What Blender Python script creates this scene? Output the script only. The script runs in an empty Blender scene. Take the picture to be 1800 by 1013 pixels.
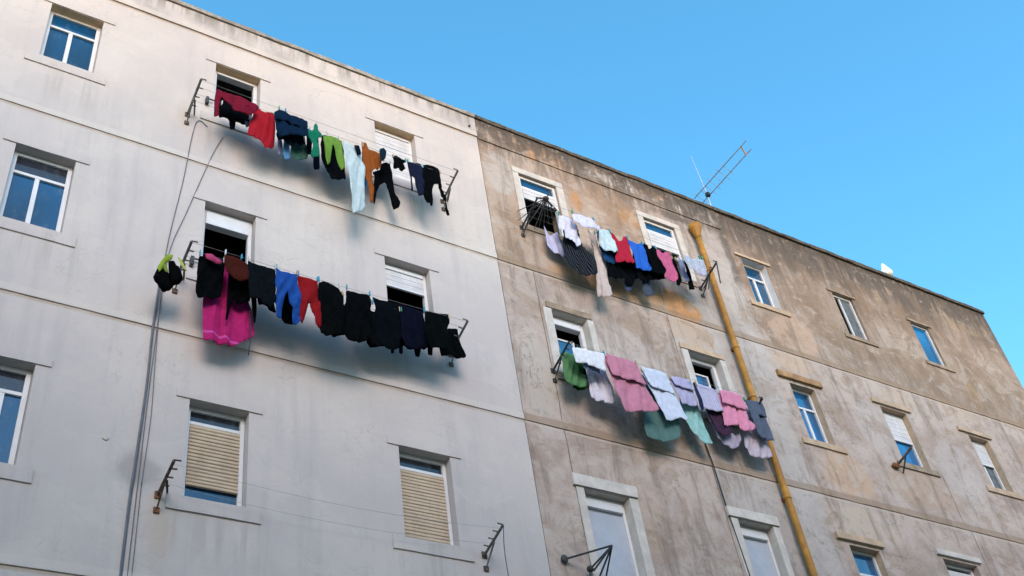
import bpy, bmesh, math, random
from mathutils import Vector, Matrix, noise
from mathutils.geometry import delaunay_2d_cdt

S = bpy.context.scene
R = math.radians
random.seed(7)
SKY_STR, SKY_SAT, SUN_STR, SUN_ANG, EXPO, OPP_H = 0.15, 1.32, 0.60, 30.0, 1.62, 13.6

# ------------------------------------------------------------------ camera
cam_d = bpy.data.cameras.new("camera")
cam = bpy.data.objects.new("camera", cam_d)
S.collection.objects.link(cam)
S.camera = cam
cam_d.sensor_width = 36.0
cam_d.lens = 39.47
cam_d.clip_end = 2000
cam.matrix_world = Matrix((
    (0.85125179, -0.26428092, -0.45334973, 0.0),
    (-0.50857749, -0.62836846, -0.58864422, -9.6),
    (-0.12930324, 0.73164791, -0.66930711, 1.6),
    (0, 0, 0, 1)))
# third column is the camera's backward axis, second its up axis, first its right axis
_r = Vector((0.85125179, -0.50857749, -0.12930324)).normalized()
_f = Vector((0.45334973, 0.58864422, 0.66930711)).normalized()
_u = _r.cross(_f).normalized()
cam.matrix_world = Matrix(((_r.x, _u.x, -_f.x, 0.0), (_r.y, _u.y, -_f.y, -9.6), (_r.z, _u.z, -_f.z, 1.6), (0, 0, 0, 1)))

# ------------------------------------------------------------------ light
SUN_DIR = Vector((-0.30, -0.88, 0.42)).normalized()      # towards the sun
elev = math.asin(SUN_DIR.z)
azim = math.atan2(SUN_DIR.x, SUN_DIR.y)
w = bpy.data.worlds.new("World"); S.world = w; w.use_nodes = True
nt = w.node_tree
bg = nt.nodes["Background"]
sky = nt.nodes.new("ShaderNodeTexSky")
sky.sky_type = 'NISHITA'; sky.sun_disc = False
sky.sun_elevation = elev; sky.sun_rotation = azim
sky.air_density = 1.0; sky.dust_density = 0.5; sky.ozone_density = 1.0
hs = nt.nodes.new("ShaderNodeHueSaturation")
hs.inputs["Saturation"].default_value = SKY_SAT; hs.inputs["Hue"].default_value = 0.482
nt.links.new(sky.outputs[0], hs.inputs["Color"])
nt.links.new(hs.outputs[0], bg.inputs[0])
bg.inputs[1].default_value = SKY_STR
sd = bpy.data.lights.new("sun", 'SUN'); sd.energy = SUN_STR; sd.angle = R(SUN_ANG)
sd.color = (1.0, 0.85, 0.74)
sun = bpy.data.objects.new("sun", sd); S.collection.objects.link(sun)
sun.rotation_euler = SUN_DIR.to_track_quat('Z', 'Y').to_euler()
sun.location = (0, -20, 40)
S.view_settings.view_transform = 'Standard'; S.view_settings.look = 'None'
S.view_settings.exposure = EXPO; S.view_settings.gamma = 1.0

# ------------------------------------------------------------------ helpers
def srgb(h):
    c = [int(h[i:i+2], 16) / 255 for i in (0, 2, 4)]
    return tuple(((v / 12.92) if v <= 0.04045 else ((v + 0.055) / 1.055) ** 2.4) for v in c)

class NT:
    """small helper to write node materials"""
    def __init__(s, name):
        s.m = bpy.data.materials.new(name); s.m.use_nodes = True
        s.t = s.m.node_tree; s.b = s.t.nodes["Principled BSDF"]
        s.geo = s.t.nodes.new("ShaderNodeNewGeometry")
        s.pos = s.geo.outputs["Position"]
        sp = s.t.nodes.new("ShaderNodeSeparateXYZ"); s.t.links.new(s.pos, sp.inputs[0])
        s.x, s.y, s.z = sp.outputs
    def put(s, inp, v):
        if isinstance(v, bpy.types.NodeSocket): s.t.links.new(v, inp)
        elif isinstance(v, (tuple, list)) and len(v) == 3 and inp.type == 'RGBA': inp.default_value = (*v, 1)
        else: inp.default_value = v
    def math(s, op, a, b=0.0, clamp=False):
        n = s.t.nodes.new("ShaderNodeMath"); n.operation = op; n.use_clamp = clamp
        s.put(n.inputs[0], a); s.put(n.inputs[1], b); return n.outputs[0]
    def scale(s, v):
        n = s.t.nodes.new("ShaderNodeMapping"); s.t.links.new(s.pos, n.inputs[0]); n.inputs["Scale"].default_value = v
        return n.outputs[0]
    def noise(s, v, scale=1.0, detail=4, rough=0.55, dist=0.0, off=None):
        mp = s.t.nodes.new("ShaderNodeMapping"); s.t.links.new(s.pos, mp.inputs[0]); mp.inputs["Scale"].default_value = v
        if off: mp.inputs["Location"].default_value = off
        n = s.t.nodes.new("ShaderNodeTexNoise"); s.t.links.new(mp.outputs[0], n.inputs["Vector"])
        n.inputs["Scale"].default_value = scale; n.inputs["Detail"].default_value = detail
        n.inputs["Roughness"].default_value = rough; n.inputs["Distortion"].default_value = dist
        return n.outputs[0]
    def ss(s, v, lo, hi, a=0.0, b=1.0):
        n = s.t.nodes.new("ShaderNodeMapRange"); n.interpolation_type = 'SMOOTHSTEP'
        s.put(n.inputs[0], v); n.inputs[1].default_value = lo; n.inputs[2].default_value = hi
        n.inputs[3].default_value = a; n.inputs[4].default_value = b; return n.outputs[0]
    def mix(s, f, a, b, mode='MIX'):
        n = s.t.nodes.new("ShaderNodeMix"); n.data_type = 'RGBA'; n.blend_type = mode
        s.put(n.inputs[0], f); s.put(n.inputs[6], a); s.put(n.inputs[7], b); return n.outputs[2]
    def band(s, v, lo, hi, e):
        return s.math('MULTIPLY', s.ss(v, lo - e, lo + e), s.ss(v, hi - e, hi + e, 1.0, 0.0))
    def blob(s, cx, cz, rx, rz, nz, soft=0.5):
        """1 inside an uneven ellipse on the facade, 0 outside"""
        dx = s.math('DIVIDE', s.math('SUBTRACT', s.x, cx), rx); dz = s.math('DIVIDE', s.math('SUBTRACT', s.z, cz), rz)
        d = s.math('SQRT', s.math('ADD', s.math('MULTIPLY', dx, dx), s.math('MULTIPLY', dz, dz)))
        d = s.math('ADD', d, s.math('MULTIPLY', s.math('SUBTRACT', nz, 0.5), 2.6))
        return s.ss(d, 1.0 - soft, 1.0 + soft, 1.0, 0.0)
    def bump(s, h, strength, dist=0.01):
        n = s.t.nodes.new("ShaderNodeBump"); n.inputs["Strength"].default_value = strength
        n.inputs["Distance"].default_value = dist; s.put(n.inputs["Height"], h)
        s.t.links.new(n.outputs[0], s.b.inputs["Normal"])
    def done(s, col, rough=0.8, spec=0.3, metal=0.0):
        s.put(s.b.inputs["Base Color"], col); s.put(s.b.inputs["Roughness"], rough)
        s.b.inputs["Specular IOR Level"].default_value = spec; s.b.inputs["Metallic"].default_value = metal
        return s.m

def link(o, parent=None):
    S.collection.objects.link(o)
    if parent is not None: o.parent = parent
    return o

def wloc(o):
    v = Vector(o.location)
    while o.parent is not None:
        o = o.parent; v = v + Vector(o.location)
    return v

class MB:
    """collects shapes, in world metres, for one mesh object"""
    def __init__(s): s.bm = bmesh.new()
    def box(s, x0, x1, y0, y1, z0, z1):
        v = [s.bm.verts.new((x, y, z)) for z in (z0, z1) for y in (y0, y1) for x in (x0, x1)]
        for f in ((0, 2, 3, 1), (4, 5, 7, 6), (0, 1, 5, 4), (2, 6, 7, 3), (0, 4, 6, 2), (1, 3, 7, 5)):
            s.bm.faces.new([v[i] for i in f])
        return s
    def tube(s, pts, r, n=6):
        pts = [Vector(p) for p in pts]; rings = []
        rr = r if isinstance(r, (list, tuple)) else [r] * len(pts)
        for i, p in enumerate(pts):
            d = (pts[min(i + 1, len(pts) - 1)] - pts[max(i - 1, 0)]).normalized()
            a = d.cross(Vector((0, 0, 1)) if abs(d.z) < 0.9 else Vector((1, 0, 0))).normalized(); b = d.cross(a)
            rings.append([s.bm.verts.new(p + (a * math.cos(k * 2 * math.pi / n) + b * math.sin(k * 2 * math.pi / n)) * rr[i]) for k in range(n)])
        for i in range(len(rings) - 1):
            for k in range(n):
                s.bm.faces.new((rings[i][k], rings[i][(k + 1) % n], rings[i + 1][(k + 1) % n], rings[i + 1][k]))
        s.bm.faces.new(rings[0][::-1]); s.bm.faces.new(rings[-1]); return s
    def ball(s, c, r, sc=(1, 1, 1)):
        m = Matrix.Translation(c) @ Matrix.Diagonal((r * sc[0], r * sc[1], r * sc[2], 1))
        bmesh.ops.create_icosphere(s.bm, subdivisions=2, radius=1, matrix=m); return s
    def build(s, name, mat, parent=None, smooth=False, bevel=0.0):
        me = bpy.data.meshes.new(name)
        bmesh.ops.recalc_face_normals(s.bm, faces=s.bm.faces)
        if bevel:
            bmesh.ops.bevel(s.bm, geom=list(s.bm.edges), offset=bevel, segments=2, affect='EDGES', clamp_overlap=True)
        off = wloc(parent) if parent is not None else Vector((0, 0, 0))
        for v in s.bm.verts: v.co -= off
        s.bm.to_mesh(me); s.bm.free()
        me.materials.append(mat)
        if smooth:
            for p in me.polygons: p.use_smooth = True
        return link(bpy.data.objects.new(name, me), parent)

def recentre(o, base):
    """put a one-mesh thing's origin at its base"""
    for v in o.data.vertices: v.co -= Vector(base)
    o.location = base

def tag(o, label=None, cat=None, group=None, kind=None):
    if label: o["label"] = label
    if cat: o["category"] = cat
    if group: o["group"] = group
    if kind: o["kind"] = kind
    return o

def empty(name, loc):
    o = bpy.data.objects.new(name, None); o.location = loc; o.empty_display_size = 0.2
    return link(o)
GARMENTS = [  # line, kind, colour, distance from wall, weave, label, outline in metres on the wire plane
 (1,'folded_towel','7d0a2c',-0.5,'','maroon towel draped across the open window above the red shirt',[(2.728,14.023),(2.85,14.003),(3.027,14.037),(3.193,14.002),(3.317,13.969),(3.279,13.839),(3.2,13.738),(3.079,13.711),(2.958,13.732),(2.859,13.8),(2.792,13.862),(2.778,13.818),(2.772,13.457),(2.717,13.452),(2.71,13.903)]),
 (1,'trousers','060a10',-0.26,'','black trousers hanging low in the open window behind the maroon towel',[(2.852,13.904),(2.892,14.095),(3.214,14.095),(3.255,13.996),(3.267,13.856),(3.166,13.755),(3.077,13.805),(3.076,13.613),(3.007,13.577),(2.998,13.788),(2.851,13.758)]),
 (1,'sock','6b7788',-0.26,'','pale grey sock hanging left of the red shirt',[(3.245,14.041),(3.251,14.095),(3.296,14.095),(3.302,14.046),(3.292,13.797),(3.223,13.724),(3.203,13.835)]),
 (1,'shirt','b00020',-0.38,'','bright red shirt hanging beside the upper left open window',[(3.283,14.061),(3.358,14.087),(3.392,14.043),(3.443,14.045),(3.56,14.106),(3.578,14.016),(3.591,13.717),(3.601,13.543),(3.602,13.461),(3.554,13.344),(3.473,13.328),(3.431,13.378),(3.389,13.428),(3.325,13.385),(3.252,13.419),(3.21,13.468),(3.215,13.554),(3.235,13.719),(3.272,13.858)]),
 (1,'jacket','04223f',-0.5,'flap','navy jacket hung doubled over the line right of the red shirt',[(3.535,13.973),(3.602,14.032),(3.755,14.0),(3.883,14.004),(4.012,13.996),(4.02,13.864),(4.001,13.672),(3.908,13.65),(3.756,13.611),(3.715,13.531),(3.632,13.49),(3.59,13.564),(3.556,13.631),(3.529,13.798)]),
 (1,'shirt','081c30',-0.38,'','dark navy shirt hanging beneath the doubled navy jacket',[(3.633,13.814),(3.669,14.095),(3.953,14.095),(3.988,13.802),(4.029,13.677),(3.954,13.592),(3.888,13.631),(3.823,13.503),(3.766,13.545),(3.708,13.6),(3.644,13.567),(3.61,13.67)]),
 (1,'sock','8f93b8',-0.26,'','lavender sock below the navy jacket',[(3.675,13.715),(3.681,14.095),(3.734,14.095),(3.74,13.736),(3.75,13.514),(3.727,13.42),(3.686,13.423)]),
 (1,'sock','5f97c9',-0.26,'','light blue sock below the navy jacket',[(3.757,13.636),(3.766,14.095),(3.832,14.095),(3.84,13.594),(3.849,13.385),(3.776,13.315),(3.743,13.428)]),
 (1,'cloth','3f6a5f',-0.26,'','sage green cloth hanging low left of the emerald top',[(3.881,13.71),(3.901,14.095),(4.061,14.095),(4.081,13.798),(4.114,13.729),(4.104,13.509),(4.021,13.457),(3.898,13.432),(3.856,13.507)]),
 (1,'sock','060f22',-0.32,'','long dark sock between the sage cloth and the emerald top',[(4.073,13.85),(4.081,14.095),(4.149,14.095),(4.157,13.855),(4.145,13.56),(4.079,13.527)]),
 (1,'top','00785c',-0.5,'','emerald green top with narrow pinned straps',[(4.009,13.827),(4.06,13.828),(4.095,13.87),(4.105,13.974),(4.132,14.025),(4.157,13.975),(4.165,13.88),(4.216,13.845),(4.233,13.792),(4.171,13.737),(4.152,13.631),(4.169,13.616),(4.173,13.333),(4.08,13.265),(4.055,13.347),(4.083,13.538),(4.05,13.641),(4.016,13.709)]),
 (1,'sock','06142c',-0.26,'','dark navy sock hanging under the emerald top',[(4.181,13.641),(4.191,14.095),(4.272,14.095),(4.283,13.691),(4.286,13.383),(4.202,13.343)]),
 (1,'trousers','6f9c3a',-0.38,'','lime green trousers on the upper left line',[(4.298,13.986),(4.396,14.035),(4.504,14.05),(4.582,13.977),(4.596,13.835),(4.608,13.683),(4.619,13.484),(4.573,13.403),(4.532,13.491),(4.492,13.628),(4.453,13.816),(4.427,13.84),(4.414,13.651),(4.392,13.462),(4.347,13.382),(4.324,13.549),(4.311,13.747)]),
 (1,'trousers','040a14',-0.3,'','black trousers hanging behind the lime green trousers',[(4.285,13.868),(4.319,14.095),(4.597,14.095),(4.632,13.941),(4.654,13.551),(4.664,13.33),(4.567,13.239),(4.449,13.208),(4.401,13.313),(4.35,13.278),(4.311,13.447),(4.289,13.615)]),
 (1,'trousers','b0c0c6',-0.38,'','long pale blue trousers',[(4.593,14.024),(4.673,14.0),(4.762,13.969),(4.862,13.967),(4.882,13.816),(4.911,13.647),(4.897,13.167),(4.897,12.801),(4.822,12.658),(4.708,12.588),(4.694,12.682),(4.679,12.956),(4.643,13.404),(4.602,13.745)]),
 (1,'sock','0a1c30',-0.42,'','small dark sock pinned over the pale blue trousers',[(4.743,13.953),(4.832,13.985),(4.85,13.797),(4.787,13.754)]),
 (1,'shirt','9a4f12',-0.38,'','rust brown shirt with a long trailing sleeve',[(4.89,14.147),(4.964,14.158),(4.995,14.034),(5.105,14.037),(5.179,14.022),(5.187,13.84),(5.16,13.705),(5.036,13.587),(5.014,13.517),(5.026,13.227),(5.009,12.908),(4.955,12.886),(4.953,13.195),(4.919,13.415),(4.903,13.647),(4.896,13.888)]),
 (1,'sock','3f82b0',-0.26,'','mid blue sock between the pale blue trousers and the rust brown shirt',[(4.938,13.666),(4.945,14.095),(5.001,14.095),(5.008,13.676),(5.017,13.487),(4.975,13.325),(4.942,13.37)]),
 (1,'cap','0c2a3a',-0.5,'','small dark teal knitted cap pinned right of the rust brown shirt',[(5.111,13.963),(5.179,14.033),(5.222,13.979),(5.204,13.834),(5.143,13.731),(5.111,13.802)]),
 (1,'trousers','05090f',-0.26,'','black trousers with legs spread wide right of the rust brown shirt',[(5.266,13.995),(5.345,14.057),(5.4,14.032),(5.42,13.769),(5.438,13.474),(5.504,13.241),(5.468,13.121),(5.403,13.093),(5.374,13.209),(5.343,13.432),(5.288,13.588),(5.221,13.534),(5.156,13.35),(5.104,13.071),(5.075,13.024),(5.082,13.318),(5.117,13.631),(5.093,13.706),(5.219,13.825)]),
 (1,'underwear','070a0e',-0.38,'','small bunched black garment alone in front of the closed white shutter',[(5.374,14.084),(5.442,14.116),(5.525,14.079),(5.601,14.09),(5.589,14.046),(5.546,13.989),(5.577,13.891),(5.515,13.813),(5.449,13.82),(5.384,13.814),(5.383,13.938)]),
 (1,'trousers','18203a',-0.38,'','dark blue leggings near the right end of the upper left line',[(5.611,14.06),(5.671,14.088),(5.827,14.123),(5.862,14.076),(5.883,13.985),(5.847,13.477),(5.767,13.418),(5.736,13.61),(5.732,13.792),(5.687,13.821),(5.678,13.475),(5.639,13.458),(5.634,13.747),(5.617,13.888)]),
 (1,'trousers','05080c',-0.38,'','last black trousers with one thin leg reaching past the right bracket',[(5.854,14.089),(5.957,14.162),(6.056,14.17),(6.142,14.146),(6.162,13.865),(6.166,13.62),(6.197,13.452),(6.238,13.206),(6.196,13.178),(6.164,13.318),(6.112,13.658),(6.076,13.777),(6.013,13.724),(5.972,13.596),(5.972,13.296),(5.93,13.255),(5.879,13.316),(5.847,13.482),(5.84,13.721)]),
 (2,'cloth','05080c',-0.38,'','square black cloth at the left end above the magenta dress',[(2.702,11.014),(2.773,11.031),(2.993,10.999),(3.011,10.932),(3.005,10.748),(2.989,10.476),(2.92,10.436),(2.728,10.372),(2.694,10.465),(2.691,10.729)]),
 (2,'scarf','c03a70',-0.43,'','rolled pink scarf lying over the square black cloth',[(2.748,11.001),(2.828,11.032),(2.891,10.992),(2.96,10.955),(2.942,10.902),(2.854,10.905),(2.766,10.926)]),
 (2,'dress','c4006e',-0.26,'band','long magenta dress with a pale band near its hem',[(2.826,10.7),(2.874,11.075),(3.265,11.075),(3.313,10.768),(3.352,10.638),(3.404,10.504),(3.439,10.186),(3.428,10.105),(3.323,10.004),(3.227,9.923),(3.13,9.885),(3.032,9.879),(2.935,9.889),(2.858,9.873),(2.838,10.015),(2.814,10.432)]),
 (2,'shirt','4a1a10',-0.5,'','dark reddish brown shirt hanging in front of the open window',[(2.956,11.014),(3.095,11.027),(3.252,10.963),(3.27,10.85),(3.252,10.717),(3.145,10.653),(3.057,10.685),(2.983,10.749),(2.956,10.857)]),
 (2,'trousers','030406',-0.36,'','black trousers with a pointed leg hanging over the magenta dress',[(3.057,10.897),(3.082,11.075),(3.281,11.075),(3.306,10.88),(3.337,10.531),(3.204,10.44),(3.134,10.503),(3.106,10.363),(3.087,10.184),(3.061,10.159),(3.06,10.347),(3.066,10.523)]),
 (2,'skirt','141c24',-0.5,'','charcoal skirt left of the blue jeans',[(3.236,11.03),(3.296,11.014),(3.408,11.008),(3.582,11.013),(3.592,10.859),(3.589,10.497),(3.532,10.391),(3.384,10.474),(3.276,10.439),(3.252,10.742)]),
 (2,'sock','040508',-0.36,'','long black sock just right of the magenta dress',[(3.34,10.665),(3.347,11.075),(3.402,11.075),(3.409,10.672),(3.419,10.515),(3.412,10.251),(3.393,10.218),(3.361,10.407)]),
 (2,'trousers','0b0e16',-0.3,'','black trousers lower hem showing under the charcoal skirt',[(3.437,10.751),(3.46,11.075),(3.64,11.075),(3.663,10.741),(3.687,10.541),(3.567,10.554),(3.462,10.589)]),
 (2,'jeans','0b4fa6',-0.5,'','bright blue jeans on the lower white wall line',[(3.582,11.04),(3.651,11.008),(3.728,11.007),(3.851,11.022),(3.859,10.913),(3.874,10.779),(3.896,10.605),(3.895,10.295),(3.843,10.235),(3.791,10.236),(3.776,10.476),(3.737,10.643),(3.714,10.68),(3.692,10.61),(3.671,10.443),(3.658,10.264),(3.599,10.288),(3.582,10.502),(3.578,10.771)]),
 (2,'trousers','060a12',-0.3,'','black trousers seen between the legs of the blue jeans',[(3.703,10.985),(3.725,11.075),(3.899,11.075),(3.921,11.017),(3.942,10.521),(3.885,10.378),(3.779,10.395),(3.701,10.511)]),
 (2,'trousers','98000e',-0.5,'','dark red trousers right of the blue jeans',[(3.855,11.011),(3.933,11.02),(4.019,11.021),(4.113,11.006),(4.126,10.871),(4.131,10.688),(4.151,10.469),(4.156,10.32),(4.117,10.264),(4.072,10.312),(4.044,10.525),(4.015,10.632),(3.991,10.597),(3.959,10.409),(3.921,10.282),(3.883,10.297),(3.884,10.518),(3.878,10.787)]),
 (2,'trousers','080d10',-0.5,'','black trousers next to the dark red trousers',[(4.126,10.998),(4.198,11.051),(4.302,11.03),(4.397,11.005),(4.433,10.886),(4.445,10.523),(4.413,10.264),(4.335,10.223),(4.22,10.205),(4.143,10.208),(4.132,10.424),(4.121,10.691)]),
 (2,'trousers','0a0f14',-0.38,'','black trousers overlapped by their black neighbours in mid line',[(4.407,11.058),(4.418,11.075),(4.503,11.075),(4.514,11.077),(4.506,10.375),(4.418,10.355)]),
 (2,'trousers','060b0e',-0.5,'','wide black trousers in the middle of the long dark row',[(4.486,10.996),(4.617,11.011),(4.798,11.034),(4.826,10.929),(4.802,10.642),(4.769,10.316),(4.703,10.252),(4.559,10.209),(4.482,10.213),(4.437,10.26),(4.43,10.525),(4.436,10.709),(4.479,10.797)]),
 (2,'shirt','08101a',-0.38,'','black shirt right of the slanting gap of light in the dark row',[(4.901,11.141),(5.009,11.119),(5.137,11.142),(5.283,11.141),(5.315,11.007),(5.278,10.619),(5.228,10.403),(5.143,10.36),(5.063,10.391),(4.938,10.336),(4.85,10.355),(4.824,10.482),(4.839,10.762),(4.929,10.903),(4.942,10.982)]),
 (2,'shirt','0e1530',-0.38,'','midnight blue shirt below the half closed shutter',[(5.27,11.137),(5.381,11.134),(5.511,11.127),(5.615,11.121),(5.628,10.97),(5.632,10.734),(5.629,10.529),(5.539,10.475),(5.41,10.447),(5.302,10.451),(5.262,10.577)]),
 (2,'trousers','05080b',-0.3,'','black trousers filling the row behind the gap left of the black shirt',[(4.828,11.084),(4.94,10.97),(5.219,11.027),(5.296,10.976),(5.286,10.597),(5.143,10.442),(4.949,10.399),(4.829,10.434)]),
 (2,'trousers','05080b',-0.3,'','black trousers seen behind the midnight blue shirt and its neighbour',[(5.299,11.025),(5.586,11.073),(5.75,10.983),(5.775,10.715),(5.625,10.574),(5.382,10.517),(5.269,10.592)]),
 (2,'trousers','04070b',-0.3,'','black trousers filling the row between charcoal skirt and dark red trousers',[(4.154,10.774),(4.257,10.764),(4.511,10.786),(4.547,10.496),(4.426,10.394),(4.265,10.396),(4.209,10.52)]),
 (2,'sock','05080c',-0.3,'','black sock with its foot below the black shirt',[(5.15,10.554),(5.156,11.075),(5.207,11.075),(5.213,10.565),(5.192,10.367),(5.153,10.355)]),
 (2,'sock','05080c',-0.3,'','black sock with its foot below the midnight blue shirt',[(5.276,10.575),(5.283,11.075),(5.333,11.075),(5.34,10.586),(5.319,10.406),(5.272,10.401)]),
 (2,'sock','1a140e',-0.3,'','brownish black sock lowest under the midnight blue shirt',[(5.49,10.588),(5.501,11.075),(5.585,11.075),(5.595,10.602),(5.557,10.434),(5.493,10.423)]),
 (2,'sock','04100a',-0.3,'','greenish black sock left of the last two black garments',[(5.673,10.664),(5.682,11.075),(5.755,11.075),(5.764,10.683),(5.729,10.487),(5.665,10.485)]),
 (2,'shirt','04100f',-0.5,'','square shouldered black shirt second from the right end',[(5.573,11.034),(5.723,11.053),(5.931,11.1),(5.926,10.972),(5.886,10.854),(5.889,10.723),(5.884,10.516),(5.75,10.477),(5.638,10.462),(5.555,10.483),(5.56,10.717)]),
 (2,'shorts','060c0e',-0.26,'','last black garment flaring out at the right end of the dark row',[(6.027,11.078),(6.186,11.127),(6.194,10.963),(6.214,10.825),(6.257,10.666),(6.207,10.624),(6.099,10.612),(6.013,10.634),(5.902,10.583),(5.88,10.708),(5.984,10.853)]),
 (3,'shirt','b9b4d6',-0.14,'','lavender shirt hanging below the dark radiating rods',[(8.131,14.02),(8.165,13.905),(8.21,13.797),(8.347,13.94),(8.392,13.83),(8.394,13.617),(8.433,13.483),(8.372,13.399),(8.248,13.425),(8.147,13.461),(8.097,13.54),(8.104,13.755)]),
 (3,'shirt','cfcbe0',-0.38,'','white printed shirt beside the half open window',[(8.263,14.064),(8.401,14.095),(8.508,14.074),(8.564,13.968),(8.581,13.784),(8.6,13.565),(8.493,13.474),(8.408,13.59),(8.296,13.571),(8.272,13.724),(8.227,13.768)]),
 (3,'shirt','cbc8e8',-0.5,'','white shirt blown sideways along the outer wire',[(8.422,14.029),(8.589,14.086),(8.811,14.073),(8.946,13.921),(8.911,13.869),(8.763,13.861),(8.614,13.788),(8.511,13.823),(8.414,13.885)]),
 (3,'trousers','101c30',-0.28,'stripe','dark navy striped trousers under the two white shirts',[(8.343,13.732),(8.377,14.115),(8.654,14.115),(8.689,13.645),(8.792,13.524),(8.84,13.295),(8.872,13.149),(8.794,13.036),(8.61,12.968),(8.454,12.969),(8.345,13.047),(8.276,13.116),(8.285,13.325),(8.291,13.573)]),
 (3,'trousers','c0aba5',-0.26,'','long beige trousers reaching lowest on the right building upper line',[(8.903,13.673),(8.917,14.115),(9.027,14.115),(9.041,13.702),(9.067,13.524),(9.077,13.28),(9.048,12.967),(9.064,12.76),(9.0,12.667),(8.874,12.669),(8.777,12.611),(8.802,12.819),(8.824,13.065),(8.879,13.17),(8.885,13.392)]),
 (3,'blouse','b8ccd8',-0.38,'floral','pale blue floral blouse left of the crimson top',[(9.017,14.031),(9.134,14.091),(9.222,14.074),(9.257,13.932),(9.292,13.792),(9.316,13.699),(9.268,13.643),(9.191,13.564),(9.137,13.618),(8.991,13.575),(8.977,13.759)]),
 (3,'skirt','0d4a7c',-0.31,'','teal blue skirt under the floral blouse',[(9.011,13.72),(9.039,14.115),(9.266,14.115),(9.295,13.706),(9.308,13.572),(9.269,13.457),(9.14,13.42),(9.045,13.433)]),
 (3,'trousers','060b12',-0.26,'','black trousers below the crimson top',[(9.087,13.519),(9.15,14.115),(9.653,14.115),(9.716,13.584),(9.74,13.368),(9.614,13.272),(9.552,13.115),(9.369,13.084),(9.389,13.213),(9.197,13.142),(9.061,13.116)]),
 (3,'sock','4a5070',-0.22,'','grey sock below the crimson top',[(9.455,13.322),(9.467,14.115),(9.57,14.115),(9.583,13.344),(9.564,13.092),(9.46,12.982),(9.395,13.031)]),
 (3,'sock','4c5468',-0.22,'','grey sock below the bright blue shirt',[(9.81,13.354),(9.827,14.115),(9.965,14.115),(9.983,13.405),(10.024,13.135),(9.839,13.033),(9.772,13.118)]),
 (3,'top','c0103a',-0.38,'','crimson sleeveless top hung by its straps',[(9.262,14.08),(9.325,14.053),(9.389,13.935),(9.457,13.975),(9.508,14.086),(9.573,14.112),(9.579,13.997),(9.589,13.807),(9.61,13.662),(9.632,13.569),(9.554,13.489),(9.383,13.451),(9.228,13.418),(9.236,13.546),(9.308,13.699),(9.279,13.815),(9.262,13.937)]),
 (3,'shirt','0b66d8',-0.38,'','bright blue shirt right of the crimson top',[(9.58,14.04),(9.664,14.047),(9.754,14.03),(9.886,14.081),(9.893,13.927),(9.914,13.742),(9.966,13.545),(9.898,13.47),(9.745,13.464),(9.617,13.417),(9.614,13.629),(9.605,13.817)]),
 (3,'shirt','05070c',-0.38,'','black shirt between the bright blue shirt and the pink one',[(9.895,14.101),(9.983,14.069),(9.991,13.968),(10.096,14.086),(10.16,14.059),(10.172,13.841),(10.251,13.614),(10.196,13.505),(10.024,13.443),(9.883,13.442),(9.967,13.536),(9.906,13.742),(9.885,13.927)]),
 (3,'trousers','070a10',-0.3,'','black trousers below the bright blue shirt',[(9.644,13.546),(9.705,14.115),(10.199,14.115),(10.261,13.627),(10.3,13.515),(10.01,13.383),(9.723,13.24),(9.634,13.331)]),
 (3,'shirt','d25f8f',-0.38,'','pink shirt at the white shuttered window',[(10.156,14.073),(10.252,14.071),(10.313,14.028),(10.412,14.119),(10.478,14.091),(10.468,13.891),(10.491,13.641),(10.476,13.508),(10.387,13.413),(10.279,13.413),(10.167,13.435),(10.257,13.581),(10.216,13.732),(10.17,13.909)]),
 (3,'sock','0a0c14',-0.3,'','black sock right of the pink shirt',[(10.56,13.726),(10.569,14.115),(10.64,14.115),(10.649,13.746),(10.66,13.622),(10.552,13.455),(10.494,13.46)]),
 (3,'underwear','7f86ad',-0.3,'','small blue grey garment between two black socks',[(10.679,13.81),(10.689,14.115),(10.769,14.115),(10.779,13.821),(10.808,13.638),(10.665,13.56)]),
 (3,'sock','05060c',-0.3,'','black sock with a square foot below the grey cloth',[(10.801,13.855),(10.809,14.115),(10.871,14.115),(10.878,13.832),(10.875,13.663),(10.863,13.467),(10.712,13.4),(10.746,13.551)]),
 (3,'cloth','a3a7bd',-0.5,'floral','crumpled grey blue cloth at the right end beside the yellow pipe',[(10.616,14.014),(10.729,13.978),(10.884,13.996),(11.064,14.051),(11.073,13.883),(11.071,13.726),(10.93,13.598),(10.846,13.644),(10.74,13.695),(10.624,13.717),(10.577,13.803)]),
 (4,'cloth','5c8a58',-0.25,'','green cloth nearest the black left bracket',[(7.843,11.255),(7.964,11.271),(8.055,11.237),(8.078,11.111),(8.096,10.965),(8.189,10.942),(8.164,10.737),(8.036,10.682),(7.866,10.693),(7.802,10.754),(7.819,10.986)]),
 (4,'cloth','1f5a12',-0.2,'','darker green cloth lower behind the green one',[(8.049,10.96),(8.069,11.285),(8.224,11.285),(8.243,10.976),(8.217,10.76),(8.05,10.683),(7.983,10.723)]),
 (4,'shirt','dedce4',-0.45,'','white shirt folded over the wire left of the big pink towel',[(7.887,11.197),(8.031,11.23),(8.209,11.233),(8.453,11.255),(8.428,11.064),(8.43,10.943),(8.34,10.937),(8.215,10.951),(8.07,10.959),(7.924,10.956),(7.897,11.058)]),
 (4,'cloth','7f8fb8',-0.38,'','blue grey cloth just beneath the folded white shirt',[(8.011,11.074),(8.047,11.285),(8.34,11.285),(8.376,11.083),(8.338,10.91),(8.222,10.906),(8.072,10.912)]),
 (4,'shirt','cfc6d3',-0.24,'','off white shirt hanging lowest left of the big pink towel',[(8.254,10.97),(8.287,11.285),(8.553,11.285),(8.586,10.986),(8.596,10.818),(8.602,10.593),(8.574,10.556),(8.408,10.54),(8.224,10.567),(8.217,10.711)]),
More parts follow.
